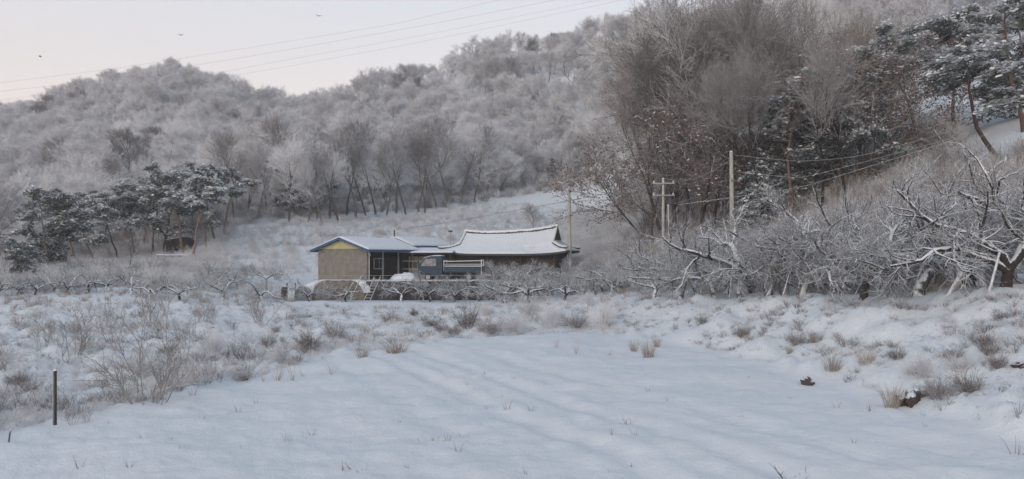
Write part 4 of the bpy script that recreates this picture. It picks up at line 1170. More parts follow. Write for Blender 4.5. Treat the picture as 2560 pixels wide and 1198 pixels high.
# dark hut in the pine grove with a pale rail bench before it
x, y, z = hit(438, 648, 80)
hut = empty('hut', (x, y, z), 0, "small hut hung with black netting among the bare pine trunks", 'hut')
b = MB(); b.prism([(-1.25, .0), (1.15, .0), (1.05, 1.9), (.5, 2.25), (-.35, 2.05), (-1.15, 1.75)], 'y', .6, 2.6); link('netting', b.mesh('netting', M['net_black']), hut)
for px_ in (-1.3, -.5, .3, 1.2):
    b = MB(); b.bar((px_, .4, -.3), (px_, .4, 1.9), .045, 0, 6); link('post', b.mesh('post', M['darkwood']), hut)
b = MB(); snow_slab(b, [(-1.2, .55, 1.95), (.6, .5, 2.26), (.6, 2.6, 2.26), (-1.2, 2.6, 1.95)], .07, 14, 12, 20); link('roof_snow', b.mesh('roof_snow', M['snow'], True), hut)
x, y, z = hit(432, 662, 60)
bn = empty('fence', (x, y, z), .12, "low snow topped fence in front of the netted hut", 'fence')
for px_ in np.linspace(-1.35, 1.35, 5):
    b = MB(); b.bar((px_, 0, -.2), (px_, 0, .85), .05, 0, 6); link('post', b.mesh('post', M['prop']), bn)
for zz in (.45, .8):
    b = MB(); b.box((0, -.03, zz), (2.8, .06, .12)); link('rail', b.mesh('rail', M['prop']), bn)
b = MB(); snow_slab(b, [(-1.45, -.09, .862), (1.45, -.09, .862), (1.45, .09, .862), (-1.45, .09, .862)], .09, 24, 4, 21, .05); link('snow_cap', b.mesh('snow_cap', M['snow'], True), bn)

# poles
def pole(px, base, top, r, Y, label, arm=False, lean=0.0, name='utility_pole', mat='pole', cat='pole'):
    x, y, z = at(px, Y)
    H = (HY - top) / F * Y + ZC - z
    o = empty(name, (x, y, z), 0, label, cat); o.rotation_euler = (0, lean, 0)
    b = MB(); v, f = tubes(np.array([[[0, 0, -.5], [0, 0, H * .5], [0, 0, H]]]), np.array([[r * 1.15, r, r * .78]]), 12); b.add(v, f); n = 12
    b.add(v[-n:], [list(range(n))]); link('shaft', b.mesh('shaft', M[mat], True), o)
    if r > .05:
        b = MB(); v, f = tubes(np.array([[[0, 0, H - .003], [0, 0, H + .05], [0, 0, H + .09]]]), np.array([[r * .8, r * .6, .01]]), 10); b.add(v, f); link('snow_cap', b.mesh('snow_cap', M['snow'], True), o)
    if arm:
        for zz in (H - .3, H - 1.1, H - 1.5)[:arm]:
            b = MB(); b.box((0, -r - .03, zz), (1.5, .07, .07)); d = link('crossarm', b.mesh('crossarm', M['metal']), o)
            b = MB()
            for xx in (-.65, 0, .65): b.bar((xx, -r - .03, zz + .036), (xx, -r - .03, zz + .18), .045, 0, 8)
            link('insulator', b.mesh('insulator', M['white'], True), d)
    return (x, y, z + H)
P1 = pole(1425, 622, 468, .14, 73.0, "concrete utility pole standing at the right end of the tiled roof", lean=-.01)
P2 = pole(1831, 578, 380, .15, 60.0, "thick pale concrete pole in front of the tall brown trees", lean=-.012)
P3 = pole(1658, 598, 448, .10, 60.0, "grey utility pole with crossarms left of the short white pole", 2)
P4 = pole(1676, 595, 515, .07, 57.0, "short thin white pole leaning beside the utility pole with crossarms", lean=-.03)
P5 = pole(986, 628, 575, .07, 80.0, "short dark pipe rising behind the small grey shed roof", name='pipe', mat='darkwood', cat='pipe')
P6 = pole(1126, 625, 580, .03, 79.0, "thin stand with a dark round disc between shed and tiled roof", name='lamp_stand', mat='metal', cat='stand')
b = MB(); b.prism([(.2 * math.cos(a), .2 * math.sin(a)) for a in np.linspace(0, 6.28, 13)[:-1]], 'z', 0, .12)
lo = [o for o in C.objects if o.name.startswith('lamp_stand')][0]
link('disc', b.mesh('disc', M['darkwood']), lo, (0, 0, P6[2] - lo.location.z))

# cables
M['cable'] = mat_plain("grey_cable", (.30, .29, .31), None, 3, .7, 0)
def cable(pts, r, label, sag=0.0, n=24, mat='cable', group=None, name='cable'):
    P = np.array(pts, float); t = np.linspace(0, len(P) - 1, n)
    Q = np.stack([np.interp(t, range(len(P)), P[:, k]) for k in range(3)], 1)
    if len(P) > 2: Q = smooth1(np.concatenate([Q]), 1.2, 0)
    if sag: Q[:, 2] -= sag * 4 * (t / (len(P) - 1)) * (1 - t / (len(P) - 1))
    b = MB(); v, f = tubes(Q[None], np.full((1, n), r), 5); b.add(v, f)
    return tag(link(name, b.mesh(name, M[mat], True)), label, 'cable', group)
YC = 480.0
def sky(l, Y=YC): return [((px - 1280) / F * Y, Y, ZC + (HY - py) / F * Y) for px, py in l]
for l, lab, r in [
    ([(-400, 258), (0, 207), (270, 174), (480, 142), (700, 107), (980, 62), (1250, 0), (1700, -110)], "topmost faint power cable crossing the pale sky above both hills", .05),
    ([(-400, 274), (0, 228), (200, 208), (540, 155), (700, 128), (1060, 64), (1390, 0), (1800, -90)], "second highest faint power cable crossing the pale sky", .055),
    ([(-400, 300), (0, 250), (560, 180), (700, 153), (1060, 88), (1500, 0), (1900, -90)], "third power cable from the top, reaching the sky over the saddle", .045),
    ([(-400, 318), (0, 268), (590, 188), (700, 170), (1060, 104), (1520, 8), (1900, -70)], "lowest faint power cable above the saddle between the hills", .045)]:
    cable(sky(l), r, lab, n=60, name='power_cable')
cable([P4, ((2000 - 1280) / F * 57, 57, ZC + (HY - 470) / F * 57), ((2150 - 1280) / F * 54, 54, ZC + (HY - 424) / F * 54), ((2420 - 1280) / F * 50, 50, ZC + (HY - 340) / F * 50)], .013, "thin snowy line climbing right from the short white pole over the canes", mat='prop')
cable([(P2[0], P2[1], P2[2] - .2), ((2000 - 1280) / F * 58, 58, ZC + (HY - 405) / F * 58), ((2150 - 1280) / F * 56, 56, ZC + (HY - 392) / F * 56), ((2480 - 1280) / F * 52, 52, ZC + (HY - 300) / F * 52)], .009, "faint upper wire running right from the pale pole before the conifers", mat='prop')
cable([(P2[0], P2[1], P2[2] - 1.3), ((2000 - 1280) / F * 57, 57, ZC + (HY - 447) / F * 57), ((2150 - 1280) / F * 55, 55, ZC + (HY - 408) / F * 55), ((2480 - 1280) / F * 51, 51, ZC + (HY - 318) / F * 51)], .009, "faint lower wire running right from the pale pole before the conifers", mat='prop')
cable([P5, ((1080 - 1280) / F * 84, 84, ZC + (HY - 563) / F * 84), ((1230 - 1280) / F * 92, 92, ZC + (HY - 537) / F * 92), (P3[0], P3[1], P3[2] - .3)], .02, "thin dark wire running from the short pipe behind the sheds")
cable([(P2[0], P2[1], P2[2] - .4), (P3[0], P3[1], P3[2] - .2)], .018, "thin wire strung between the pale pole and the pole with crossarms", .5)
cable([(P1[0], P1[1], P1[2] - .3), (P3[0], P3[1], P3[2] - .3)], .015, "thin wire strung from the roof end pole to the pole with crossarms", .5)

# plastic greenhouse behind the orchard
M['film'] = mat_plain("greenhouse_film", (.42, .46, .46), (.34, .38, .38), 1.2, .5, .25)
gx0, gx1, gY = (1985 - 1280) / F * 36, 28.0, 36.0
gz = ZC + (HY - 712) / F * 34
gh = empty('greenhouse', ((gx0 + gx1) / 2, gY, gz), .0, "long low pale plastic greenhouse behind the big orchard trees", 'greenhouse')
Lg = gx1 - gx0; b = MB(); arc = [(2.2 * math.cos(a), 1.75 * math.sin(a) ** .75) for a in np.linspace(0, math.pi, 18)]
xsn = np.linspace(-Lg / 2, Lg / 2, 40)
P = np.array([[[xx, -q[0], q[1] + .012 * math.sin(xx * 9)] for q in arc] for xx in xsn]); idx = np.arange(40 * 18).reshape(40, 18)
q = np.stack([idx[:-1, :-1], idx[1:, :-1], idx[1:, 1:], idx[:-1, 1:]], -1).reshape(-1, 4); b.add(P.reshape(-1, 3), q); b.add(P[0], [list(range(18))]); b.add(P[-1], [list(range(18))[::-1]])
link('cover', b.mesh('cover', M['film'], True), gh)
b = MB()
for xx in np.arange(-Lg / 2, Lg / 2 + .1, 1.2):
    v, f = tubes(np.array([[[xx, -q[0] * 1.012, q[1] * 1.012] for q in arc]]), np.full((1, 18), .02), 5); b.add(v, f)
link('hoop', b.mesh('hoop', M['metal'], True), gh)
b = MB(); P = np.array([[xx, 0, 1.70 + .03 * math.sin(xx)] for xx in xsn])[None]; v, f = tubes(P, np.full((1, 40), 1.0), 12); v = v.copy(); v[:, 2] = 1.74 + (v[:, 2] - 1.72) * .08; b.add(v, f)
link('roof_snow', b.mesh('roof_snow', M['snow'], True), gh)

# birds
BIRD = MB(); v, f = tubes(np.array([[[-.16, 0, 0], [-.1, 0, .01], [0, 0, .0], [.1, 0, .02], [.17, 0, .03]]]), np.array([[.005, .03, .045, .03, .005]]), 7); BIRD.add(v, f)
BIRD.add([(-.05, .02, .02), (.06, .02, .02), (.02, .3, .10), (-.04, .42, .05), (-.05, -.02, .02), (.06, -.02, .02), (.02, -.3, .10), (-.04, -.42, .05)], [[0, 1, 2, 3], [7, 6, 5, 4]])
BIRD = BIRD.mesh("bird", M['rubber'], True)
for px, py, r, lab in ((101, 142, .3, "tiny dark bird lowest left in the pale sky"), (452, 88, 1.2, "tiny dark bird above the rounded hill top"), (796, 40, 2.2, "tiny dark bird highest in the sky, above the power cables")):
    tag(link('bird', BIRD, None, ((px - 1280) / F * 90, 90, ZC + (HY - py) / F * 90), r), lab, 'bird')

# ------------------------------------------------------------------ orchard
def orch(seed, **k):
    a = gen_orchard(seed, **k)
    return a[0].mesh("orchard_trunk", M['orchard'], True), a[1].mesh("orchard_crown", M['orchard_twig'], False), k.get('H', 2.8)
OBIG = [orch(500 + i, H=2.8, W=[2.7, 2.3, 3.0, 2.5][i], limbs=[4, 5, 4, 5][i], r0=[.13, .11, .15, .12][i], th=.40, sec=7, shoots=9, tl=4) for i in range(4)]
OWIDE = orch(510, H=2.9, W=3.6, limbs=5, r0=.17, sec=8, shoots=9, tl=4, aim=[3.1, 3.9, 0.1, 1.6, 5.3])
OSM = [orch(520 + i, H=2.4, W=1.9, limbs=4, r0=.085, sec=5, shoots=8, tl=4, tr=.008) for i in range(4)]
def otree(px, py, proto, s, label, group=None, ymin=10, Y=None, rz=None, tilt=(0, 0)):
    x, y, z = at(px, Y) if Y else hit(px, py, ymin)
    t = empty('orchard_tree', (x, y, z), random.random() * 6.28 if rz is None else rz, label, 'fruit tree', group)
    t.rotation_euler = (tilt[0], tilt[1], t.rotation_euler[2]); t.scale = (s, s, s)
    link('trunk', proto[0], t); link('crown', proto[1], t)
for px, Y, pr, s, rz, tl, lab in [
    (2512, 20.6, OWIDE, 1.0, 0, (0, 0), "largest orchard tree, thick snowy limbs spreading low at the right picture edge"),
    (2296, 22.0, OBIG[2], 1.0, 2.2, (0, .1), "orchard tree with pale swollen forked limbs beside the three leaning props"),
    (2158, 23.0, OBIG[0], .95, 1.0, (0, -.15), "orchard tree on a crooked dark trunk between the forked tree and the dark leaning one"),
    (2006, 23.6, OBIG[1], .95, 4.0, (.1, -.35), "orchard tree on a bare dark trunk leaning steeply to the left"),
    (1918, 25.6, OBIG[3], .8, 2.0, (0, -.1), "low spreading orchard tree left of the steeply leaning dark trunk"),
    (1785, 28.5, OBIG[0], .82, 5.1, (0, -.2), "orchard tree with a bent black trunk standing alone in the snow edge"),
    (2262, 26.5, OBIG[2], 1.12, 4.4, (0, -.1), "taller orchard tree whose arching crown rises behind the forked one"),
    (2130, 28.0, OBIG[3], 1.1, .4, (0, 0), "orchard tree with wide arching crown in the second row, above the crooked trunk"),
    (2420, 26.0, OBIG[1], 1.15, 3.3, (0, .1), "orchard tree in the second row left of the largest one"),
    (2575, 24.5, OBIG[2], 1.25, 1.4, (0, 0), "orchard tree in the second row rising to the right picture edge"),
    (2010, 31.0, OBIG[0], 1.05, 2.9, (0, 0), "fuzzy orchard tree in the second row behind the steeply leaning trunk"),
    (1880, 33.0, OBIG[2], 1.0, 5.9, (0, 0), "wide fuzzy orchard tree in the second row behind the bent black trunk"),
    (1700, 35.5, OBIG[1], .9, 3.7, (0, 0), "fuzzy orchard tree in the front row below the short white pole"),
    (1765, 39.0, OBIG[3], 1.0, .9, (0, 0), "fuzzy orchard tree directly below the thick pale pole"),
    (1635, 41.0, OSM[0], 1.1, 2.4, (0, 0), "small orchard tree at the left end of the right orchard's front row"),
    (1680, 45.5, OBIG[0], .9, .2, (0, 0), "fuzzy orchard tree behind the small one left of the short white pole"),
    (2700, 22.0, OBIG[3], 1.2, .8, (0, 0), "orchard tree standing just outside the right picture edge")]:
    Y = max(Y, float(k3(px)) + .9 + (1.2 if 'second row' in lab or 'behind' in lab else 0)) + (1.0 if px < 2500 and Y > 26 else 0)
    otree(px, 0, pr, s * (.92 if px < 2480 else .8) * (1.22 if 'second row' in lab or 'taller' in lab else 1), lab, Y=Y, rz=rz, tilt=tl)
for px, py, pr, s, lab in [
    (449, 752, 0, .95, "black forked orchard tree, first of the dark trunks below the black netted hut"),
    (556, 752, 1, 1.0, "dark orchard tree with one long arm reaching left, midway between hut and shed"),
    (655, 752, 2, 1.0, "dark trunked orchard tree with drooping arm, just left of the shelf rack"),
    (372, 748, 3, .85, "short orchard stump tree left of the black forked one"),
    (1359, 730, 1, .95, "crouching dark orchard tree in the snow below the farmhouse right half"),
    (1430, 736, 0, .95, "dark Y shaped orchard tree right below the roof end pole"),
    (1524, 738, 2, 1.05, "dark orchard tree with fanned limbs right of the roof end pole"),
    (868, 748, 3, 1.0, "snow white orchard tree in front of the tan earth wall"),
    (1003, 750, 0, 1.15, "snow white forked orchard tree in front of the dark stone wall"),
    (1078, 751, 1, 1.2, "frosted orchard tree before the dark stone wall, straight below the truck cab"),
    (1196, 751, 0, 1.15, "frosted orchard tree before the dark stone wall, below the truck bed's end post"),
    (775, 749, 1, .9, "arching orchard tree in front of the grey tarpaulin tunnel"),
    (1140, 750, 2, 1.1, "frosted orchard tree before the right part of the dark stone wall"),
    (1250, 748, 3, .9, "frosted orchard tree at the right end of the dark stone wall")]:
    x, y, z = hit(px, py + 2, 45)
    otree(px, py, OSM[pr], s, lab, Y=min(y, 64.0))
for i in range(13):
    px = 30 + i * 52 + random.uniform(-14, 14)
    otree(px, 0, OSM[i % 4], random.uniform(.85, 1.1), "frosted orchard tree in the hazy back row left of the shed", "frosted orchard trees left of the shed", Y=64 + random.uniform(0, 7))
for i in range(9):
    px = -60 + i * 48 + random.uniform(-14, 14)
    otree(px, 0, OSM[(i + 1) % 4], random.uniform(.8, 1.0), "grey orchard tree in the front row before the left meadow", "orchard trees before the left meadow", Y=51 + random.uniform(0, 5))
for i in range(15):
    px = 1265 + i * 24 + random.uniform(-10, 10)
    otree(px, 0, OSM[i % 4], random.uniform(.95, 1.3), "fine twigged frosted orchard tree between farmhouse wall and right orchard", "frosted orchard trees right of the farmhouse", Y=54 + (i % 3) * 5 + random.uniform(-2, 2))
for i in range(12):
    px = 1238 + i * 24 + random.uniform(-10, 10)
    otree(px, 0, OSM[(i + 2) % 4], random.uniform(.8, 1.0), "low frosted tree growing close before the farmhouse wall", "low frosted trees before the farmhouse", Y=67.4 + random.uniform(0, 2.0) + max(0, (px - 1230)) * .006)

for i in range(9):
    px = 1590 + i * 60 + random.uniform(-16, 16)
    otree(px, 0, (OBIG + OSM)[i % 8], random.uniform(.9, 1.15) * (1.15 if i % 8 > 3 else 1), "hazy frosted orchard tree in the back row under the cane slope", "hazy orchard trees of the back row", Y=float(np.interp(px, [1560, 1700, 2000, 2250, 2560], [54, 47, 37, 31, 29])) + random.uniform(-1, 2))

for i, (px, pr, sc_) in enumerate([(1965, 3, .8), (2050, 0, .75), (2110, 2, .8), (2205, 1, .8), (2345, 3, .85), (2400, 0, .8), (2455, 2, .8), (1850, 1, .8), (1745, 2, .8)]):
    otree(px, 0, OBIG[pr], sc_, "low snow striped orchard tree tangled into the front row of the right orchard", "low tangled trees of the right orchard front row", Y=float(k3(px)) + 1.8 + (i % 3) * .5)
# support props of the orchard
def prop(bx, by, tx, ty, r, label, Y=None, group=None):
    x, y, z = hit(bx, by, 12) if Y is None else at(bx, Y)
    tz = ZC + (HY - ty) / F * (y + .4); txw = (tx - 1280) / F * (y + .4)
    b = MB(); r *= 1.45; b.bar((0, 0, -.15), (txw - x, .4, tz - z), r, 0, 7, r * .8)
    return tag(link('support_pole', b.mesh('support_pole', M['prop'], True), None, (x, y, z)), label, 'support pole', group)
for a in [
    (2362, 742, 2452, 598, .045, "thickest support pole, leaning far right against the largest orchard tree"),
    (2250, 732, 2288, 640, .022, "left one of the three props fanned beside the forked orchard tree"),
    (2266, 730, 2298, 650, .022, "middle one of the three props fanned beside the forked orchard tree"),
    (2280, 732, 2304, 660, .02, "right one of the three props fanned beside the forked orchard tree"),
    (2338, 722, 2372, 615, .04, "stout pale prop between the three fanned ones and the thickest pole"),
    (1954, 752, 1986, 642, .018, "thin white prop standing furthest out in the snow left of the leaning dark trunk"),
    (1822, 752, 1834, 640, .014, "thin upright prop out in the snow right of the bent black trunk"),
    (1716, 740, 1742, 650, .02, "prop leaning right at the left end of the orchard edge"),
    (1868, 728, 1852, 640, .018, "prop leaning left before the low spreading orchard tree"),
    (1902, 736, 1926, 655, .02, "prop leaning right beside the low spreading orchard tree"),
    (2022, 728, 2052, 640, .02, "pale prop just right of the leaning dark trunk"),
    (2084, 726, 2104, 640, .02, "prop between the leaning dark trunk and the crooked trunk"),
    (2132, 740, 2172, 668, .018, "low slanting prop at the foot of the crooked trunk"),
    (1908, 722, 1836, 652, .024, "long prop slanting down to the right across the low spreading tree"),
    (1730, 735, 1750, 662, .018, "second prop from the orchard edge's left end"),
    (1640, 738, 1664, 695, .018, "short prop under the small tree at the orchard's left end"),
    (2190, 738, 2215, 650, .02, "prop leaning right between the crooked trunk and the three fanned ones"),
    (2062, 735, 2040, 655, .018, "prop leaning left between the leaning dark trunk and the next prop"),
    (1975, 735, 1962, 660, .018, "short prop close to the left of the leaning dark trunk"),
    (1800, 738, 1776, 662, .018, "prop leaning left against the bent black trunk"),
    (2312, 736, 2330, 648, .02, "prop standing between the three fanned ones and the stout pale prop"),
    (2470, 730, 2500, 628, .026, "prop leaning right just before the largest tree's trunk"),
    (2112, 742, 2096, 668, .016, "thin prop leaning left at the crooked trunk's foot"),
    (2410, 722, 2380, 640, .025, "prop leaning left between the thickest pole and the largest tree")]:
    prop(*a)
for a in [(872, 750, 904, 690, .03, "long pale prop leaning before the right shoulder of the tan wall", 63.5), (850, 750, 884, 705, .025, "short pale prop crossing before the tan wall", 63.5),
          (1060, 750, 1050, 700, .025, "thin prop leaning before the middle of the dark stone wall", 63.5), (1132, 750, 1142, 695, .025, "pale prop before the right part of the dark stone wall", 63.5),
          (806, 751, 812, 700, .02, "thin upright stake before the left shoulder of the tan wall", 63.5)]:
    prop(*a)

# ------------------------------------------------------------------ saplings, bushes, tufts near the field
def bmesh_(seed, mat, **k): return gen_bush(seed, **k).mesh("bush", M[mat], False)
SAP = [bmesh_(600 + i, 'twig_dark', H=1.0, n=[11, 9, 13][i], sub=9, r=.0065, spread=.75, up=.12, sub2=5) for i in range(3)]
BRN = [bmesh_(610 + i, 'weed', H=1.0, n=60, sub=8, r=.008, spread=1.1, up=.0, sub2=2) for i in range(2)]
FZB = [bmesh_(620 + i, 'twig', H=1.0, n=60, sub=8, r=.007, spread=.9, up=.03, sub2=4) for i in range(2)]
STK = [gen_tuft(630 + i, 1.0, 9, .012, .07, .02).mesh("stalks", M['straw'], False) for i in range(2)]
TF = [gen_tuft(640 + i, 1.0, 85, .010, .30, .12).mesh("tuft", M['straw'], False) for i in range(3)]
def plant(kind, px, base, top, mesh, label, cat, wide=1.0, ymin=9.0, group=None):
    x, y, z = hit(px, base, ymin)
    h = (base - top) / F * y
    o = link(kind, mesh, None, (x, y, z), random.random() * 6.28, (h * wide, h * wide, h))
    return tag(o, label, cat, group)
for px, b, t, m, w, lab in [
    (385, 1012, 765, 0, 1.0, "large bare sapling branching from the ground at the field's left edge"),
    (181, 905, 760, 1, .8, "fuzzy upright sapling behind the green post"),
    (285, 855, 738, 2, .8, "slim sapling on the bank above and left of the large sapling"),
    (108, 872, 775, 1, .8, "faint thin sapling on the bank at far left"),
    (380, 812, 722, 2, .9, "small sapling on the upper bank straight above the large one"),
    (499, 815, 738, 0, .8, "left one of two close saplings on the upper bank"),
    (521, 817, 742, 1, .8, "right one of two close saplings on the upper bank"),
    (653, 815, 728, 2, .9, "small sapling on the upper bank below the shelf rack"),
    (199, 852, 775, 0, .8, "small sapling above the fuzzy upright one"),
    (181, 1062, 1000, 2, .7, "little bare sapling just right of the green post"),
    (217, 1056, 1005, 1, .7, "tiny bare shoot second to the right of the green post"),
    (590, 905, 830, 1, .8, "thin sapling on the bank between large sapling and brown bushes"),
    (330, 965, 880, 1, .9, "crooked low sapling left behind the large sapling"),
    (470, 880, 800, 2, .9, "twiggy sapling right behind the large sapling's crown")]:
    plant('sapling', px, b, t, SAP[m], lab, 'sapling', w)
for px, b, t, m, w, lab in [
    (45, 968, 918, BRN[0], 1.0, "rounded brownish bush at the left picture edge behind the green post"),
    (425, 890, 845, BRN[1], 1.1, "reddish brown bush behind the large sapling's crown"),
    (612, 952, 920, BRN[0], .9, "small tan brown bush at the field's edge left of the dry stalks"),
    (240, 1008, 985, BRN[1], 1.3, "low russet bush between the green post and the large sapling"),
    (690, 832, 806, BRN[0], .8, "small dark brown bush on the bank below the tarpaulin tunnel"),
    (672, 868, 828, BRN[1], 1.0, "dark leaning bush with snow on the bank below the tarpaulin tunnel"),
    (775, 880, 822, BRN[0], .8, "tall brown weedy bush on the bank below the tan wall"),
    (838, 848, 800, BRN[1], 1.0, "reddish bramble on the bank below the ladder"),
    (1037, 790, 768, BRN[0], 1.0, "small brown bush highest on the bank below the dark stone wall"),
    (970, 812, 782, BRN[1], 1.0, "dark tuft bush on the bank under the forked white tree"),
    (1076, 818, 786, BRN[0], 1.1, "brown ball shaped bush on the middle bank"),
    (1105, 832, 802, BRN[1], 1.1, "brown bush right below the ball shaped one"),
    (1135, 838, 808, BRN[0], 1.2, "dark snow capped bush at the foot of the middle bank"),
    (1170, 820, 760, BRN[1], .8, "upright brown weeds bush on the middle bank"),
    (1225, 838, 795, BRN[0], 1.3, "wide brown bush at the bank foot left of the big frosted mound"),
    (1440, 824, 785, BRN[1], 1.4, "dark brown bramble at the foot of the round grey bush"),
    (1508, 822, 745, FZB[0], .8, "tall rounded grey brown bush at the right end of the bank"),
    (1330, 805, 738, FZB[1], 1.0, "grey frosted thicket bush below the farmhouse"),
    (1385, 820, 755, FZB[0], 1.1, "snowy bramble mound left of the round grey bush"),
    (1290, 835, 775, FZB[1], 1.1, "snowy bramble mound in the bank's centre"),
    (1470, 770, 735, FZB[0], 1.2, "low frosted bush above the round grey bush"),
    (1215, 790, 755, FZB[1], 1.2, "frosted bush below the right end of the dark stone wall"),
    (705, 905, 860, FZB[0], 1.0, "frosted bush above the dry stalks"),
    (540, 890, 835, FZB[1], 1.2, "pale frosted bush on the bank right of the large sapling"),
    (2300, 950, 885, FZB[0], 1.2, "frosted bush on top of the dark eroded bank hollow"),
    (2400, 945, 895, FZB[1], 1.2, "frosted bush right of the dark eroded bank hollow"),
    (2457, 865, 825, BRN[0], 1.2, "small brown weed bush high on the right bank"),
    (2498, 925, 885, BRN[1], 1.0, "dark weed bush at the right bank's far end"),
    (2345, 1002, 935, BRN[0], 1.0, "tangled dead weeds on the right side of the eroded hollow"),
    (2425, 985, 925, BRN[1], 1.1, "dark tangled weeds on the bank right of the eroded hollow"),
    (2385, 912, 868, BRN[0], 1.2, "brown tangle high above the eroded hollow"),
    (2475, 892, 850, BRN[1], 1.1, "brown tangle on the bank just below the weed bush near the edge"),
    (1852, 856, 828, BRN[1], 1.2, "brown weed clump on the left part of the right bank"),
    (1992, 868, 830, BRN[1], 1.0, "weed clump on the upper bank straight above the rock"),
    (1755, 812, 786, BRN[1], 1.1, "low weed clump on the bank below the lone bent black trunk"),
    (2240, 905, 870, BRN[1], 1.1, "weed clump on the bank left above the eroded hollow"),
    (1600, 600, 575, FZB[0], 1.5, "fuzzy bush left of the pole with crossarms")]:
    plant('bush', px, b, t, m, lab, 'bush', w)
for px, b, t, m, w, lab in [
    (694, 953, 882, STK[0], 1.0, "tallest dry tan stalks at the field's edge"),
    (731, 953, 892, STK[1], 1.0, "dry tan stalks right of the tallest ones"),
    (658, 958, 925, STK[1], 1.0, "short dry stalks left of the tallest ones"),
    (829, 936, 894, STK[0], 1.0, "lone pair of thin dry stalks out on the snow"),
    (757, 942, 915, STK[0], 1.3, "bent dry stalks right of the tan stalk clumps"),
    (992, 884, 838, TF[0], 1.5, "broad clump of brown dry grass at the field's far edge"),
    (905, 895, 862, TF[1], 1.3, "faded grass clump left of the broad brown one"),
    (1620, 895, 842, TF[0], .8, "tall tan grass clump right where field and bank meet"),
    (1585, 880, 846, TF[1], .8, "tan grass clump left beside the tall one at the bank foot"),
    (1642, 868, 835, TF[2], .8, "tan grass leaning right behind the tall clump"),
    (1390, 872, 836, STK[0], .9, "sparse pale reeds at the far field edge"),
    (1440, 886, 848, STK[1], 1.0, "sparse pale reeds right of the others at the far field edge"),
    (1523, 888, 862, STK[0], 1.2, "small tan stalk clump at the start of the wheel ruts"),
    (1862, 848, 818, TF[1], 1.1, "tan grass tuft high on the right bank"),
    (2040, 868, 830, TF[2], 1.0, "grass tuft on the right bank above the dark tuft"),
    (2080, 926, 872, TF[0], 1.0, "dark rooted straw tuft hanging on the right bank"),
    (2166, 914, 862, TF[1], 1.1, "bright straw tuft right of the dark rooted one"),
    (1975, 885, 860, TF[2], 1.1, "little grass tuft on the right bank above the rock"),
    (2230, 1020, 950, TF[2], .8, "straw hanging over the dark bank hollow")]:
    plant('grass_tuft' if m in TF else 'dry_stalks', px, b, t, m, lab, 'grass' if m in TF else 'stalks', w)

# sprigs poking out of the field snow
SPR = [gen_bush(650 + i, .12, 7, 3, .0022, 1.0, .0).mesh("sprig", M['weed'], False) for i in range(3)]
SPR2 = [gen_tuft(655 + i, .2, 5, .004, .04, .06).mesh("sprig", M['twig_brown'], False) for i in range(2)]
for i, (px, py, s) in enumerate([(1062, 1108, 1), (1080, 1105, .9), (1100, 1108, 1), (1120, 1104, .8), (1145, 1131, .8), (1165, 1096, 1), (1210, 936, .9), (1135, 1001, 1), (1268, 1028, 1.1), (1327, 1032, .7),
                                 (903, 1173, 1.7), (854, 1178, 1.2), (575, 1038, .6), (482, 991, 1.2), (199, 1178, .8), (1984, 1196, 2.6), (1563, 1062, 1.5), (1582, 1060, 1.2), (1620, 980, .8), (1588, 1093, .7),
                                 (1763, 1127, .6), (2310, 1046, .8), (2452, 1048, 1.1), (2548, 1070, 1.4), (2540, 1140, 1.5), (1530, 1180, .8), (350, 1100, .8), (415, 1095, .5), (640, 1010, .7), (1850, 900, .9), (1470, 1000, .8), (1000, 1060, .7), (760, 1090, .6), (2175, 1030, .9), (1900, 880, 1.0)] + [(random.uniform(150, 2450), 1190 - 260 * random.random() ** 1.3, random.uniform(.4, .9)) for _ in range(46)]):
    x, y, z = hit(px, py, 5)
    tag(link('weed_sprig', (SPR + SPR2)[i % 5], None, (x, y, z), i * 1.3, (s * 1.3,) * 3), "tiny dark weed sprig poking through the smooth field snow", 'weed', "weed sprigs poking through the field snow")

# rocks, clods and the eroded hollow in the right bank
M['earth'] = mat_snowed("dark_earth", (.075, .052, .042), .0, SNOW, 5, 0, .05)
def rock(px, py, d, label, name='rock', seed=1, cat='rock'):
    x, y, z = hit(px, py, 9)
    r = np.random.default_rng(seed); n, m = 26, 16
    th = np.linspace(0, 2 * math.pi, n, endpoint=False); ph = np.linspace(.02, math.pi - .02, m)
    A, B2 = np.meshgrid(th, ph, indexing='ij')
    dx, dy, dz = np.cos(A) * np.sin(B2), np.sin(A) * np.sin(B2), np.cos(B2)
    rr = 1 + .55 * fbm(dx * 1.5 + seed + 5, dy * 1.5 + dz * 1.7 + 9, 1.6, 4)
    V = np.stack([dx * rr * d[0], dy * rr * d[1], dz * rr * d[2]], -1).reshape(-1, 3)
    idx = np.arange(n * m).reshape(n, m)
    q = np.stack([idx[:, :-1], idx[:, 1:], np.roll(idx, -1, 0)[:, 1:], np.roll(idx, -1, 0)[:, :-1]], -1).reshape(-1, 4)
    b = MB(); b.add(V, q)
    return tag(link(name, b.mesh(name, M['earth'], True), None, (x, y, z + d[2] * .05), seed), label, cat)
rock(2019, 962, (.16, .13, .13), "dark rock lying at the foot of the right bank", seed=4)
rock(2255, 1018, (.20, .12, .16), "dark earth clod hanging out of the eroded bank hollow", 'earth_clod', 7, 'earth')
rock(2300, 1000, (.13, .12, .10), "second earth clod right inside the eroded bank hollow", 'earth_clod', 9, 'earth')
rock(2285, 1006, (.48, .14, .20), "broad face of bare dark earth in the eroded bank hollow", 'earth_clod', 23, 'earth')
rock(2285, 935, (.12, .10, .07), "reddish clod above the eroded bank hollow", 'earth_clod', 12, 'earth')
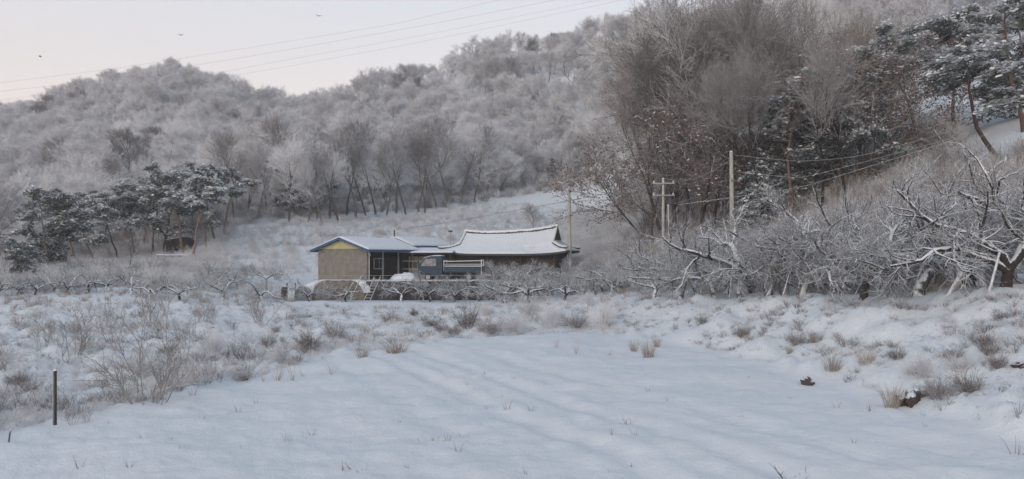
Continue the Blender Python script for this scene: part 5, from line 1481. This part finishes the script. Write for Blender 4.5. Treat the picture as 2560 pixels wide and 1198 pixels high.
rock(2545, 925, (.14, .1, .06), "flat dark stone at the right picture edge on the bank", seed=14)
rock(2500, 912, (.12, .1, .07), "dark stone by the weed bush at the right bank's far end", seed=16)
rock(1375, 1262, (.1, .1, .1), "stone under the snow just below the picture", seed=18) if False else None

# posts at the field's left edge
x, y, z = hit(137, 1066, 9)
p_ = empty('green_post', (x, y, z), 0, "slim dark green post with a pale edge standing at the field's left corner", 'post')
h = (1066 - 930) / F * y
M['green'] = mat_plain("dark_green_post", (.06, .07, .062), (.035, .042, .038), 8, .6, .1)
b = MB(); b.box((0, 0, h / 2 - .1), (.026, .03, h + .2)); b.box((0, .018, h / 2 - .1), (.05, .006, h + .2)); link('angle_bar', b.mesh('angle_bar', M['green']), p_)
b = MB(); b.box((-.0205, -.005, h / 2 - .1), (.014, .034, h + .19)); link('pale_edge', b.mesh('pale_edge', M['metal']), p_)
b = MB(); b.box((0, .003, h + .012), (.05, .05, .024), 0, 0, .6); link('snow_cap', b.mesh('snow_cap', M['snow']), p_)
x, y, z = hit(20, 1108, 9)
b = MB(); b.bar((0, 0, -.1), (.03, 0, .15), .012, 0, 7); b.bar((.03, 0, .15), (.045, .01, .17), .012, 0, 7, .006)
tag(link('stake', b.mesh('stake', M['bark'], True), None, (x, y, z)), "short dark broken stake at the left picture edge", 'stake')

for o in C.objects:
    if o.parent is None and not o.get('kind') and o.type in ('MESH', 'EMPTY'): o['kind'] = 'thing'

# ------------------------------------------------------------------ the air
hz = MB(); hz.box((0, 140, 60), (1100, 720, 124)); 
hm = bpy.data.materials.new("haze"); hm.use_nodes = True
ht = hm.node_tree; ht.nodes.clear()
ho = ht.nodes.new('ShaderNodeOutputMaterial'); hv = ht.nodes.new('ShaderNodeVolumePrincipled')
hv.inputs['Color'].default_value = (.90, .88, .91, 1); hv.inputs['Density'].default_value = .00065
hv.inputs['Anisotropy'].default_value = .2
ht.links.new(hv.outputs[0], ho.inputs['Volume'])
HAZE = True
if HAZE: tag(link('haze', hz.mesh('haze', hm)), "thin cold haze in the valley air", 'haze', None, 'stuff')
